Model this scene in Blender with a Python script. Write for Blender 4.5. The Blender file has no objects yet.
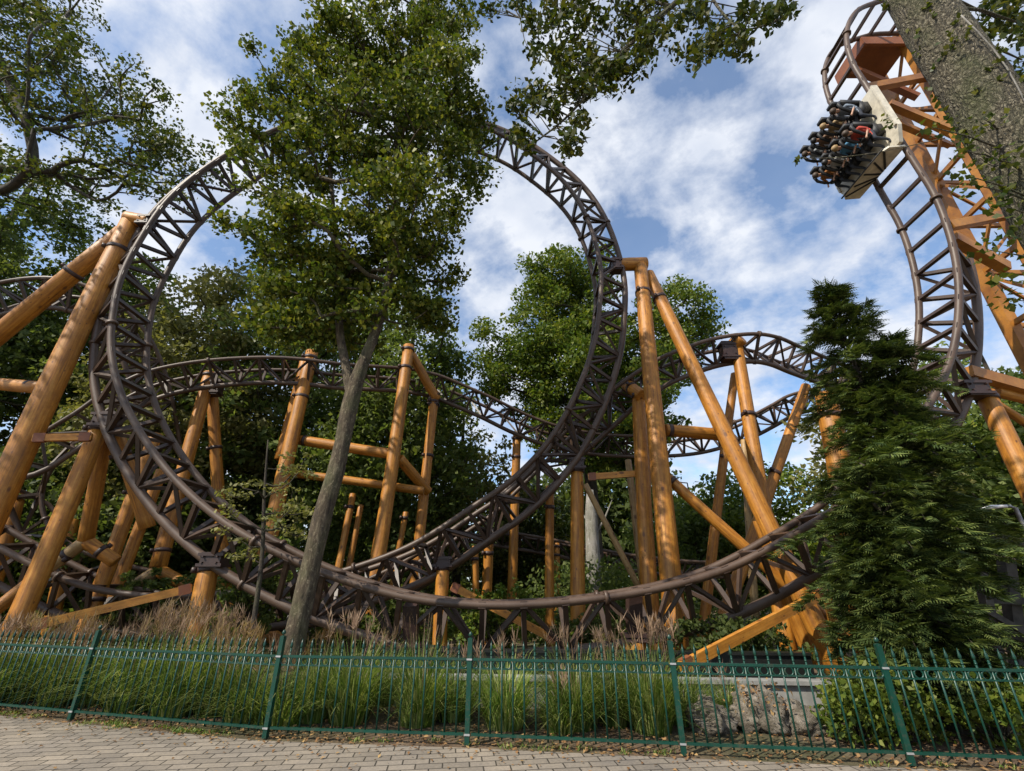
import bpy, math, random
import numpy as np
from mathutils import Vector, Matrix
random.seed(7); RNG = np.random.default_rng(7)
S = bpy.context.scene
COL = S.collection
F = 450.0; TH = math.radians(24.0); CT, ST = math.cos(TH), math.sin(TH); H = 1.65
R = math.radians

# ------------------------------------------------------------------ helpers
def at(px, py, Y):
    u = (px-512)/F; v = (385.5-py)/F
    y = CT - v*ST; z = ST + v*CT; s = Y/y
    return Vector((u*s, Y, H+z*s))
def depth(p): return p[1]*CT + (p[2]-H)*ST
def gnd(px, py):                       # the point of the ground seen at that pixel
    u = (px-512)/F; v = (385.5-py)/F
    y = CT - v*ST; z = ST + v*CT; s = -H/z
    return Vector((u*s, y*s, 0))

class MB:
    def __init__(s): s.v = []; s.f = []; s.m = []
    def add(s, vs, fs, m=0):
        o = len(s.v); s.v += [tuple(a) for a in vs]
        s.f += [tuple(i+o for i in f) for f in fs]; s.m += [m]*len(fs); return s
    def tube(s, pts, rad, n=8, m=0, cap=True, wob=0):
        pts = [Vector(p) for p in pts]
        if not hasattr(rad, '__len__'): rad = [rad]*len(pts)
        t0 = (pts[1]-pts[0]).normalized()
        a = t0.orthogonal().normalized(); vs = []
        for i, p in enumerate(pts):
            t = (pts[min(i+1, len(pts)-1)] - pts[max(i-1, 0)])
            t = t.normalized() if t.length > 1e-9 else t0
            a = (a - t*a.dot(t)); a = a.normalized() if a.length > 1e-6 else t.orthogonal().normalized()
            b = t.cross(a)
            for k in range(n):
                w = 1 + (random.uniform(-wob, wob) if wob else 0)
                q = 2*math.pi*k/n
                vs.append(p + (a*math.cos(q)+b*math.sin(q))*rad[i]*w)
        fs = []
        for i in range(len(pts)-1):
            for k in range(n):
                fs.append((i*n+k, i*n+(k+1) % n, (i+1)*n+(k+1) % n, (i+1)*n+k))
        if cap:
            fs.append(tuple(range(n-1, -1, -1))); fs.append(tuple((len(pts)-1)*n+k for k in range(n)))
        return s.add(vs, fs, m)
    def bar(s, a, b, w, h, up=(0, 0, 1), m=0):
        a = Vector(a); b = Vector(b); t = (b-a).normalized(); up = Vector(up)
        x = t.cross(up); x = x.normalized() if x.length > 1e-4 else t.orthogonal().normalized()
        y = x.cross(t)
        vs = []
        for p in (a, b):
            for i, j in ((-1, -1), (1, -1), (1, 1), (-1, 1)): vs.append(p + x*w/2*i + y*h/2*j)
        return s.add(vs, [(3, 2, 1, 0), (4, 5, 6, 7), (0, 1, 5, 4), (1, 2, 6, 5), (2, 3, 7, 6), (3, 0, 4, 7)], m)
    def box(s, c, d, m=0, rz=0):
        c = Vector(c); M = Matrix.Rotation(rz, 3, 'Z')
        vs = [c + M @ Vector((d[0]/2*i, d[1]/2*j, d[2]/2*k)) for k in (-1, 1) for i, j in ((-1, -1), (1, -1), (1, 1), (-1, 1))]
        return s.add(vs, [(3, 2, 1, 0), (4, 5, 6, 7), (0, 1, 5, 4), (1, 2, 6, 5), (2, 3, 7, 6), (3, 0, 4, 7)], m)
    def mesh(s, name, mats, smooth=True):
        me = bpy.data.meshes.new(name); me.from_pydata(s.v, [], s.f)
        mats = mats if isinstance(mats, (list, tuple)) else [mats]
        for m in mats: me.materials.append(m)
        me.polygons.foreach_set('material_index', s.m)
        if smooth: me.polygons.foreach_set('use_smooth', [len(f) == 4 for f in s.f])
        me.update(); return me
    def build(s, name, mats, parent=None, smooth=True, off=None):
        if off is not None:
            s.v = [(a[0]-off[0], a[1]-off[1], a[2]-off[2]) for a in s.v]
        return link(name, s.mesh(name, mats, smooth), parent)
def link(name, data, parent=None):
    o = bpy.data.objects.new(name, data); COL.objects.link(o)
    if parent is not None: o.parent = parent
    return o
def tag(o, label=None, cat=None, group=None, kind=None):
    if label: o['label'] = label
    if cat: o['category'] = cat
    if group: o['group'] = group
    if kind: o['kind'] = kind
    return o
def thing(name, label, cat, loc=(0, 0, 0), group=None):
    o = link(name, None); o.location = loc
    return tag(o, label, cat, group)
def quads(name, V, mat, parent=None, mats=None, mi=None, nv=4):
    V = np.asarray(V, dtype=np.float32).reshape(-1, 3); n = len(V)//nv
    me = bpy.data.meshes.new(name)
    me.vertices.add(len(V)); me.vertices.foreach_set('co', V.ravel())
    me.loops.add(len(V)); me.loops.foreach_set('vertex_index', np.arange(len(V), dtype=np.int32))
    me.polygons.add(n); me.polygons.foreach_set('loop_start', np.arange(0, len(V), nv, dtype=np.int32))
    me.polygons.foreach_set('loop_total', np.full(n, nv, dtype=np.int32))
    for m in (mats or [mat]): me.materials.append(m)
    if mi is not None: me.polygons.foreach_set('material_index', np.asarray(mi, dtype=np.int32))
    at_ = me.attributes.new('rnd', 'FLOAT', 'FACE'); at_.data.foreach_set('value', RNG.random(n).astype(np.float32))
    me.update(calc_edges=True)
    return link(name, me, parent)
def dense(pts, step=.25):
    P = [np.array(p) for p in pts]; out = []
    P = [2*P[0]-P[1]] + P + [2*P[-1]-P[-2]]
    for i in range(1, len(P)-2):
        p0, p1, p2, p3 = P[i-1:i+3]
        a = .5; t0 = 0; t1 = t0+np.linalg.norm(p1-p0)**a+1e-9; t2 = t1+np.linalg.norm(p2-p1)**a+1e-9; t3 = t2+np.linalg.norm(p3-p2)**a+1e-9
        for q in np.linspace(t1, t2, 12, endpoint=False):
            A1 = (t1-q)/(t1-t0)*p0+(q-t0)/(t1-t0)*p1; A2 = (t2-q)/(t2-t1)*p1+(q-t1)/(t2-t1)*p2; A3 = (t3-q)/(t3-t2)*p2+(q-t2)/(t3-t2)*p3
            B1 = (t2-q)/(t2-t0)*A1+(q-t0)/(t2-t0)*A2; B2 = (t3-q)/(t3-t1)*A2+(q-t1)/(t3-t1)*A3
            out.append((t2-q)/(t2-t1)*B1+(q-t1)/(t2-t1)*B2)
    out.append(P[-2]); out = np.array(out)
    for _ in range(6): out[1:-1] = (out[:-2]+2*out[1:-1]+out[2:])/4
    L = np.r_[0, np.cumsum(np.linalg.norm(np.diff(out, axis=0), axis=1))]
    n = max(2, int(L[-1]/step)); q = np.linspace(0, L[-1], n+1)
    return np.stack([np.interp(q, L, out[:, k]) for k in range(out.shape[1])], 1)

# ------------------------------------------------------------------ materials
def mat(name):
    m = bpy.data.materials.new(name); m.use_nodes = True
    nt = m.node_tree; return m, nt, nt.nodes['Principled BSDF']
def N(nt, t, **k):
    n = nt.nodes.new(t)
    for a, b in k.items(): setattr(n, a, b)
    return n
def ramp(nt, src, stops):
    r = N(nt, 'ShaderNodeValToRGB'); e = r.color_ramp.elements
    while len(e) < len(stops): e.new(.5)
    for i, (p, c) in enumerate(stops):
        e[i].position = p; e[i].color = (*c, 1) if len(c) == 3 else c
    nt.links.new(src, r.inputs[0]); return r.outputs[0]
def noise(nt, scale, detail=4, vec=None, rough=.55):
    n = N(nt, 'ShaderNodeTexNoise'); n.inputs['Scale'].default_value = scale
    n.inputs['Detail'].default_value = detail; n.inputs['Roughness'].default_value = rough
    if vec is not None: nt.links.new(vec, n.inputs['Vector'])
    return n.outputs[0]
def mapping(nt, scale=(1, 1, 1), rot=(0, 0, 0), src='Object', loc=(0, 0, 0)):
    tc = N(nt, 'ShaderNodeTexCoord'); m = N(nt, 'ShaderNodeMapping')
    m.inputs['Scale'].default_value = scale; m.inputs['Rotation'].default_value = rot; m.inputs['Location'].default_value = loc
    nt.links.new(tc.outputs[src], m.inputs[0]); return m.outputs[0]
def bump(nt, h, p, st=.3, d=.02):
    b = N(nt, 'ShaderNodeBump'); b.inputs['Strength'].default_value = st; b.inputs['Distance'].default_value = d
    nt.links.new(h, b.inputs['Height']); nt.links.new(b.outputs[0], p.inputs['Normal'])
def mixc(nt, f, a, b, mode='MIX'):
    m = N(nt, 'ShaderNodeMix', data_type='RGBA', blend_type=mode)
    for s, v in ((m.inputs[0], f), (m.inputs[6], a), (m.inputs[7], b)):
        if hasattr(v, 'is_output'): nt.links.new(v, s)
        elif isinstance(v, (int, float)): s.default_value = v
        else: s.default_value = (*v, 1)
    return m.outputs[2]

def log_mat(name, c1, c2, c3):
    m, nt, p = mat(name)
    v = mapping(nt, (9, 9, .5)); n1 = noise(nt, 2.2, 6, v, .65)
    v3 = mapping(nt, (1, 1, .35)); n3 = noise(nt, 2.2, 3, v3)
    c = ramp(nt, n1, [(.3, c1), (.5, c2), (.72, c3)])
    c = mixc(nt, ramp(nt, n3, [(.35, (0, 0, 0)), (.7, (.7, .7, .7))]), c, tuple(x*.55 for x in c2))
    for sc, r0, zz in ((3.1, .13, .55), (7.5, .12, .5)):       # knots and nail marks of the peeled trunk
        vo = N(nt, 'ShaderNodeTexVoronoi'); vo.inputs['Scale'].default_value = sc
        nt.links.new(mapping(nt, (1, 1, zz), loc=(sc, 0, 0)), vo.inputs['Vector'])
        k = ramp(nt, vo.outputs['Distance'], [(0, (.9, .9, .9)), (r0*.7, (.8, .8, .8)), (r0*1.15, (0, 0, 0))])
        c = mixc(nt, k, c, (.11, .038, .012))
    n4 = noise(nt, 9, 5, mapping(nt, (1, 1, .6)), .75)
    c = mixc(nt, 1.0, c, ramp(nt, n4, [(.3, (.72, .68, .62)), (.6, (1.06, 1.06, 1.06))]), 'MULTIPLY')
    n5 = noise(nt, 1.0, 4, mapping(nt, (22, 22, .25), loc=(5, 0, 0)), .6)      # drying cracks
    c = mixc(nt, ramp(nt, n5, [(.30, (.8, .8, .8)), (.36, (0, 0, 0))]), c, (.10, .04, .015))
    nt.links.new(c, p.inputs['Base Color']); p.inputs['Roughness'].default_value = .52
    v2 = mapping(nt, (30, 30, .6)); n2 = noise(nt, 2, 4, v2, .6)
    bump(nt, n2, p, .35, .012); return m
LOG = log_mat('stained_log', (.18, .066, .010), (.46, .180, .018), (.60, .30, .055))
LOGP = log_mat('weathered_log', (.16, .09, .04), (.40, .25, .10), (.52, .36, .18))
PLANK = log_mat('stained_plank', (.33, .12, .015), (.56, .23, .03), (.64, .31, .06))
def steel_mat(name, c1, c2, rough=.45, spec=.5, metal=0.0):
    m, nt, p = mat(name)
    n1 = noise(nt, 1.3, 6, mapping(nt, (1, 1, 1)), .65); n2 = noise(nt, 14, 4, mapping(nt, (1, 1, 1)), .7)
    c = ramp(nt, n1, [(.35, c1), (.68, c2)])
    c = mixc(nt, ramp(nt, n2, [(.52, (0, 0, 0)), (.8, (.6, .6, .6))]), c, (.10, .065, .045))
    nt.links.new(c, p.inputs['Base Color']); p.inputs['Roughness'].default_value = rough; p.inputs['Metallic'].default_value = metal
    bump(nt, n2, p, .12, .01); return m
RAIL = steel_mat('track_paint', (.052, .028, .017), (.115, .072, .048), .50)
TRUSS = steel_mat('truss_paint', (.034, .020, .014), (.068, .040, .027), .45)
RUST = steel_mat('orange_girder', (.22, .080, .014), (.46, .195, .030), .5)
RUSTD = steel_mat('rust_box', (.17, .05, .02), (.26, .09, .03), .55)
CLAMP = steel_mat('clamp_iron', (.03, .015, .012), (.06, .03, .024), .5)
FENCE = steel_mat('green_fence_paint', (.001, .034, .022), (.002, .054, .036), .36)
ZINC = steel_mat('zinc_clip', (.42, .42, .42), (.6, .6, .6), .4, metal=.6)
def bark_mat(name, c1, c2, c3, s=7):
    m, nt, p = mat(name)
    n1 = noise(nt, s, 8, mapping(nt, (1, 1, .3)), .7); n2 = noise(nt, s*.25, 3, mapping(nt, (1, 1, .8)), .5)
    c = ramp(nt, n1, [(.34, c1), (.55, c2), (.75, c3)])
    c = mixc(nt, ramp(nt, n2, [(.45, (0, 0, 0)), (.7, (.45, .45, .45))]), c, (.075, .085, .03))
    n6 = noise(nt, s*1.7, 6, mapping(nt, (1, 1, .7), loc=(3, 1, 0)), .8)          # lichen blotches
    c = mixc(nt, ramp(nt, n6, [(.56, (0, 0, 0)), (.64, (.55, .55, .55))]), c, tuple(min(.5, x*1.35) for x in c3))
    nt.links.new(c, p.inputs['Base Color']); p.inputs['Roughness'].default_value = .95
    bump(nt, n1, p, .9, .05); return m
BARK = bark_mat('maple_bark', (.022, .015, .009), (.085, .062, .038), (.24, .20, .13), 13)
BARKD = bark_mat('dark_bark', (.020, .015, .010), (.05, .038, .028), (.09, .07, .05))
BARKR = bark_mat('mossy_bark', (.025, .020, .013), (.12, .10, .06), (.36, .31, .21), 16)
def knobbly():
    m, nt, p = mat('knobbly_bark'); v = mapping(nt, (1, 1, .55))
    vo = N(nt, 'ShaderNodeTexVoronoi', feature='DISTANCE_TO_EDGE'); vo.inputs['Scale'].default_value = 26; w = noise(nt, 9, 6, v, .7)
    mv = N(nt, 'ShaderNodeMix', data_type='VECTOR'); mv.inputs[0].default_value = .16
    tc = N(nt, 'ShaderNodeTexNoise'); tc.inputs['Scale'].default_value = 8; tc.inputs['Detail'].default_value = 5; nt.links.new(v, tc.inputs['Vector'])
    nt.links.new(v, mv.inputs[4]); nt.links.new(tc.outputs[1], mv.inputs[5]); nt.links.new(mv.outputs[1], vo.inputs['Vector'])
    n1 = noise(nt, 34, 8, v, .75); n2 = noise(nt, 2.2, 4, v, .6)
    c = ramp(nt, n1, [(.36, (.03, .025, .015)), (.52, (.15, .125, .08)), (.66, (.42, .37, .27))])
    c = mixc(nt, ramp(nt, vo.outputs['Distance'], [(0, (.85, .85, .85)), (.08, (0, 0, 0))]), c, (.02, .016, .01))
    c = mixc(nt, ramp(nt, n2, [(.45, (0, 0, 0)), (.65, (.6, .6, .6))]), c, (.07, .085, .022))
    nt.links.new(c, p.inputs['Base Color']); p.inputs['Roughness'].default_value = .95
    ad = N(nt, 'ShaderNodeMath', operation='MULTIPLY_ADD'); nt.links.new(vo.outputs['Distance'], ad.inputs[0]); ad.inputs[1].default_value = 2.0; nt.links.new(n1, ad.inputs[2])
    bump(nt, ad.outputs[0], p, 1.0, .05); return m
KNOB = knobbly()
BARKG = bark_mat('grey_dead_bark', (.12, .11, .10), (.28, .26, .23), (.42, .40, .36))
def leaf_mat(name, c1, c2, c3, tr=.35, rough=.45, clump=.6):
    m, nt, p = mat(name)
    a = N(nt, 'ShaderNodeAttribute', attribute_name='rnd')
    n1 = noise(nt, clump, 2, mapping(nt))
    mx = N(nt, 'ShaderNodeMath', operation='MULTIPLY_ADD'); mx.inputs[1].default_value = .55; nt.links.new(a.outputs['Fac'], mx.inputs[0])
    m2 = N(nt, 'ShaderNodeMath', operation='MULTIPLY'); m2.inputs[1].default_value = .45; nt.links.new(n1, m2.inputs[0]); nt.links.new(m2.outputs[0], mx.inputs[2])
    oi = N(nt, 'ShaderNodeObjectInfo')
    c = ramp(nt, mx.outputs[0], [(.12, c1), (.48, c2), (.85, c3)])
    hs = N(nt, 'ShaderNodeHueSaturation'); nt.links.new(c, hs.inputs['Color'])
    mr = N(nt, 'ShaderNodeMapRange'); mr.inputs[3].default_value = .75; mr.inputs[4].default_value = 1.25
    nt.links.new(oi.outputs['Random'], mr.inputs[0]); nt.links.new(mr.outputs[0], hs.inputs['Value'])
    p.inputs['Roughness'].default_value = rough; p.inputs['Specular IOR Level'].default_value = .22
    nt.links.new(hs.outputs[0], p.inputs['Base Color'])
    t = N(nt, 'ShaderNodeBsdfTranslucent'); tc = mixc(nt, 1.0, hs.outputs[0], (1.3, 1.35, .6), 'MULTIPLY'); nt.links.new(tc, t.inputs[0])
    ms = N(nt, 'ShaderNodeMixShader'); ms.inputs[0].default_value = tr
    nt.links.new(p.outputs[0], ms.inputs[1]); nt.links.new(t.outputs[0], ms.inputs[2])
    nt.links.new(ms.outputs[0], nt.nodes['Material Output'].inputs[0]); return m
MAPLE = leaf_mat('maple_leaves', (.026, .050, .008), (.070, .096, .013), (.21, .20, .030))
OAK = leaf_mat('oak_leaves', (.022, .040, .008), (.056, .078, .013), (.15, .135, .025))
BACKG = leaf_mat('wood_leaves', (.045, .068, .022), (.098, .135, .038), (.20, .23, .07), .48, .55, .35)
BACKY = leaf_mat('pale_leaves', (.10, .105, .04), (.20, .20, .07), (.34, .31, .12), .35, .55, .35)
LIND = leaf_mat('linden_leaves', (.035, .068, .012), (.095, .145, .020), (.23, .24, .04), .35, .5, .4)
CONI = leaf_mat('cypress_leaves', (.022, .040, .013), (.060, .090, .024), (.18, .21, .055), .2, .55, 1.2)
SHRUB = leaf_mat('shrub_leaves', (.04, .075, .012), (.10, .14, .02), (.22, .24, .04), .35, .5, 1.5)
GRASS = leaf_mat('grass_blades', (.045, .09, .015), (.13, .20, .035), (.42, .42, .16), .35, .5, 2)
PLUME = leaf_mat('dry_plumes', (.13, .080, .05), (.26, .165, .11), (.42, .30, .21), .3, .8, 3)
LITTER = leaf_mat('litter', (.12, .06, .025), (.26, .14, .06), (.42, .28, .12), .1, .8, 3)
def plain(name, c, rough=.6, metal=0, n=.25, sc=8):
    m, nt, p = mat(name)
    nn = noise(nt, sc, 5, mapping(nt))
    nt.links.new(ramp(nt, nn, [(.3, tuple(x*(1-n) for x in c)), (.7, tuple(min(1, x*(1+n)) for x in c))]), p.inputs['Base Color'])
    p.inputs['Roughness'].default_value = rough; p.inputs['Metallic'].default_value = metal; return m
def soil_mat():
    m, nt, p = mat('soil')
    n1 = noise(nt, 6, 8, mapping(nt), .7); n2 = noise(nt, .5, 3, mapping(nt))
    c = ramp(nt, n1, [(.3, (.045, .028, .016)), (.52, (.13, .085, .05)), (.75, (.26, .19, .12))])
    c = mixc(nt, ramp(nt, n2, [(.45, (0, 0, 0)), (.6, (.7, .7, .7))]), c, (.05, .06, .02))
    nt.links.new(c, p.inputs['Base Color']); p.inputs['Roughness'].default_value = .95; bump(nt, n1, p, .8, .05); return m
SOIL = soil_mat()
def paver_mat():
    m, nt, p = mat('pavers')
    v = mapping(nt, (1, 1, 1), (0, 0, R(-7)))
    # wavy interlocking joints
    w = noise(nt, 3.0, 2, mapping(nt)); 
    b = N(nt, 'ShaderNodeTexBrick'); nt.links.new(v, b.inputs['Vector'])
    b.inputs['Scale'].default_value = 1; b.inputs['Brick Width'].default_value = .27; b.inputs['Row Height'].default_value = .145
    b.inputs['Mortar Size'].default_value = .008; b.inputs['Mortar Smooth'].default_value = .3; b.inputs['Bias'].default_value = 0
    b.inputs['Color1'].default_value = (.22, .192, .158, 1); b.inputs['Color2'].default_value = (.31, .27, .222, 1); b.inputs['Mortar'].default_value = (.05, .042, .03, 1)
    n1 = noise(nt, 30, 6, mapping(nt), .7); n2 = noise(nt, 1.1, 4, mapping(nt))
    c = mixc(nt, 1.0, b.outputs[0], ramp(nt, n1, [(.3, (.7, .7, .7)), (.7, (1.15, 1.12, 1.08))]), 'MULTIPLY')
    c = mixc(nt, 1.0, c, ramp(nt, n2, [(.3, (.72, .72, .75)), (.7, (1.1, 1.06, 1.0))]), 'MULTIPLY')
    nt.links.new(c, p.inputs['Base Color']); p.inputs['Roughness'].default_value = .85
    inv = N(nt, 'ShaderNodeMath', operation='SUBTRACT'); inv.inputs[0].default_value = 1; nt.links.new(b.outputs['Fac'], inv.inputs[1])
    bump(nt, inv.outputs[0], p, .8, .012); return m
PAVER = paver_mat()
def stone_mat():
    m, nt, p = mat('boulder_stone'); n1 = noise(nt, 5, 9, mapping(nt), .75); n2 = noise(nt, 22, 8, mapping(nt), .8)
    c = ramp(nt, n1, [(.3, (.07, .055, .04)), (.5, (.21, .175, .135)), (.7, (.42, .37, .31))])
    c = mixc(nt, ramp(nt, n2, [(.5, (0, 0, 0)), (.62, (.8, .8, .8))]), c, (.06, .055, .03))
    nt.links.new(c, p.inputs['Base Color']); p.inputs['Roughness'].default_value = .95; bump(nt, n2, p, 1.0, .04); return m
STONE = stone_mat()
CONC = plain('grey_concrete', (.24, .235, .22), .9, n=.3, sc=5)
VOIDM = plain('dark_void', (.012, .013, .012), .35)  # darkness of the void behind the low wall, put into the colour
TIMBER = plain('grey_timber', (.07, .062, .052), .9, n=.4, sc=6)
CREAM = plain('cream_panel', (.60, .54, .43), .5, n=.22, sc=5)
BLACK = plain('black_plastic', (.016, .016, .018), .6)
GREYM = plain('grey_metal', (.25, .25, .26), .35, .4)
WHITE = plain('white_shade', (.8, .8, .8), .4)

# ------------------------------------------------------------------ world, sun, camera
W = bpy.data.worlds.new('World'); S.world = W; W.use_nodes = True
SUN = Vector((-.62, -.50, .78)).normalized()
def world():
    nt = W.node_tree; bg = nt.nodes['Background']; out = nt.nodes['World Output']
    sky = N(nt, 'ShaderNodeTexSky', sky_type='NISHITA', sun_disc=False)
    sky.sun_elevation = math.asin(SUN.z); sky.sun_rotation = math.atan2(SUN.x, SUN.y)
    sky.air_density = 1.0; sky.dust_density = .6; sky.ozone_density = 2.2
    nt.links.new(mixc(nt, 1.0, sky.outputs[0], (.86, 1.04, 1.14), 'MULTIPLY'), bg.inputs[0]); bg.inputs[1].default_value = .135
    tc = N(nt, 'ShaderNodeTexCoord'); sp = N(nt, 'ShaderNodeSeparateXYZ'); nt.links.new(tc.outputs['Generated'], sp.inputs[0])
    ad = N(nt, 'ShaderNodeMath', operation='MAXIMUM'); nt.links.new(sp.outputs[2], ad.inputs[0]); ad.inputs[1].default_value = 0
    ad2 = N(nt, 'ShaderNodeMath', operation='ADD'); nt.links.new(ad.outputs[0], ad2.inputs[0]); ad2.inputs[1].default_value = .5
    cb = N(nt, 'ShaderNodeCombineXYZ')
    for i in (0, 1):
        d = N(nt, 'ShaderNodeMath', operation='DIVIDE'); nt.links.new(sp.outputs[i], d.inputs[0]); nt.links.new(ad2.outputs[0], d.inputs[1]); nt.links.new(d.outputs[0], cb.inputs[i])
    mp = N(nt, 'ShaderNodeMapping'); nt.links.new(cb.outputs[0], mp.inputs[0]); mp.inputs['Location'].default_value = CLOUD
    mp.inputs['Rotation'].default_value = (0, 0, R(35)); mp.inputs['Scale'].default_value = (1, 1.1, 1)
    n1 = N(nt, 'ShaderNodeTexNoise'); nt.links.new(mp.outputs[0], n1.inputs['Vector'])
    n1.inputs['Scale'].default_value = 5.4; n1.inputs['Detail'].default_value = 9; n1.inputs['Roughness'].default_value = .60; n1.inputs['Distortion'].default_value = .1
    cov = ramp(nt, n1.outputs[0], [(.39, (.12, .12, .12)), (.48, (.48, .48, .48)), (.59, (.95, .95, .95))])
    n2 = N(nt, 'ShaderNodeTexNoise'); nt.links.new(mp.outputs[0], n2.inputs['Vector']); n2.inputs['Scale'].default_value = 8; n2.inputs['Detail'].default_value = 6
    cc = ramp(nt, n2.outputs[0], [(.32, (.56, .62, .74)), (.62, (.80, .83, .89))])
    cbg = N(nt, 'ShaderNodeBackground'); nt.links.new(cc, cbg.inputs[0]); cbg.inputs[1].default_value = .86
    mx = N(nt, 'ShaderNodeMixShader'); nt.links.new(cov, mx.inputs[0]); nt.links.new(bg.outputs[0], mx.inputs[1]); nt.links.new(cbg.outputs[0], mx.inputs[2])
    nt.links.new(mx.outputs[0], out.inputs[0])
CLOUD = (.3, 12.7, 0)
world()
L = bpy.data.lights.new('sun', 'SUN'); L.energy = 4.3; L.angle = R(.55); L.color = (1, .93, .80)
lo = link('sun', L); lo.rotation_euler = SUN.to_track_quat('Z', 'Y').to_euler()
cam = bpy.data.cameras.new('camera'); cam.sensor_width = 36; cam.lens = F/1024*36; cam.clip_end = 2000; cam.clip_start = .05
co = link('camera', cam); co.location = (0, 0, H); co.rotation_euler = (R(90)+TH, 0, R(0)); S.camera = co
S.view_settings.view_transform = 'Standard'; S.view_settings.look = 'None'; S.view_settings.exposure = .45; S.view_settings.gamma = 1

# ------------------------------------------------------------------ ground
FP = [gnd(-130, 708), gnd(70, 720), gnd(265, 738), gnd(467, 745), gnd(684, 755), gnd(912, 765), gnd(1150, 775)]
FP[0] = FP[1] + (FP[1]-FP[2]).normalized()*3.0 + Vector((0, .05, 0)); FP[6] = FP[5] + (FP[5]-FP[4]).normalized()*2.6
g = MB()
n = 60
xs = [-160+ i*320/n for i in range(n+1)]; 
ys = [-80 + i*300/n for i in range(n+1)]
g.add([(x, y, 0) for y in ys for x in xs], [(j*(n+1)+i, j*(n+1)+i+1, (j+1)*(n+1)+i+1, (j+1)*(n+1)+i) for j in range(n) for i in range(n)])
g.v = [(x, y, z-.012) for x, y, z in g.v]
tag(g.build('ground', SOIL), kind='structure')
pv = MB(); fl = [FP[0]+(FP[0]-FP[1])*8] + FP + [FP[6]+(FP[6]-FP[5])*8]
top = [(p.x, p.y-.10, .0) for p in fl]
pv.add(top + [(p[0], -30, 0) for p in top], [(i, i+len(top), i+len(top)+1, i+1) for i in range(len(top)-1)])
pv.f = [tuple(reversed(f)) if False else f for f in pv.f]
pav = pv.build('pavement', PAVER, smooth=False); tag(pav, kind='structure')

# ------------------------------------------------------------------ fence
def fence():
    t = thing('metal_fence', 'long green painted metal fence with spear tips and a row of rings along the paving', 'fence', FP[0])
    o = FP[0]
    pk = MB()                                   # picket, local base at the ground
    pk.tube([(0, 0, .06), (0, 0, .93)], .0105, 8)
    pk.tube([(0, 0, .93), (0, 0, .945), (0, 0, .965), (0, 0, 1.04)], [.009, .017, .017, .001], 6)
    pk.tube([(0, 0, .885), (0, 0, .90)], .014, 8)
    pkm = pk.mesh('picket', FENCE)
    pm = MB(); pm.box((0, 0, .53), (.055, .055, 1.06)); pm.add([(-.028, -.028, 1.06), (.028, -.028, 1.06), (.028, .028, 1.06), (-.028, .028, 1.06), (0, 0, 1.075)], [(0, 1, 4), (1, 2, 4), (2, 3, 4), (3, 0, 4)])
    pmm = pm.mesh('post', FENCE, False)
    cm = MB(); cm.tube([(0, 0, 1.075), (0, 0, 1.085), (0, 0, 1.10), (0, 0, 1.125), (0, 0, 1.135)], [.008, .02, .026, .016, .002], 10)
    cmm = cm.mesh('cap', FENCE)
    zm = MB(); zm.box((0, -.03, .84), (.066, .012, .018)); zm.box((0, -.03, .10), (.066, .012, .018)); zmm = zm.mesh('clip', ZINC, False)
    for i, p in enumerate(FP):
        a = (FP[min(i+1, 6)] - FP[max(i-1, 0)]); rz = math.atan2(a.y, a.x)
        po = link('post', pmm, t); po.location = p-o; po.rotation_euler.z = rz
        c = link('cap', cmm, po); c = link('clip', zmm, po)
    for i in range(6):
        a, b = FP[i], FP[i+1]; d = (b-a); l = d.length; rz = math.atan2(d.y, d.x)
        m = MB(); e = .045
        for z, hh, ww in ((.84, .026, .028), (.10, .026, .028), (.745, .016, .018)):
            m.bar((e, 0, z), (l-e, 0, z), ww, hh)
        pn = m.build('fence_panel', FENCE, t, False); pn.location = a-o; pn.rotation_euler.z = rz
        k = max(2, int(round(l/.132))); rg = MB()
        for j in range(1, k):
            q = link('picket', pkm, pn); q.location = (l*j/k, 0, 0)
        for j in range(k):
            if j == 0 or j == k-1: pass
            c = l*(j+.5)/k; r_ = .044
            pts = [(c+r_*math.cos(s*math.pi/6), 0, .788+r_*math.sin(s*math.pi/6)) for s in range(13)]
            rg.tube(pts, .0105, 5, cap=False)
        rg.build('ring_row', FENCE, pn)
fence()

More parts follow.
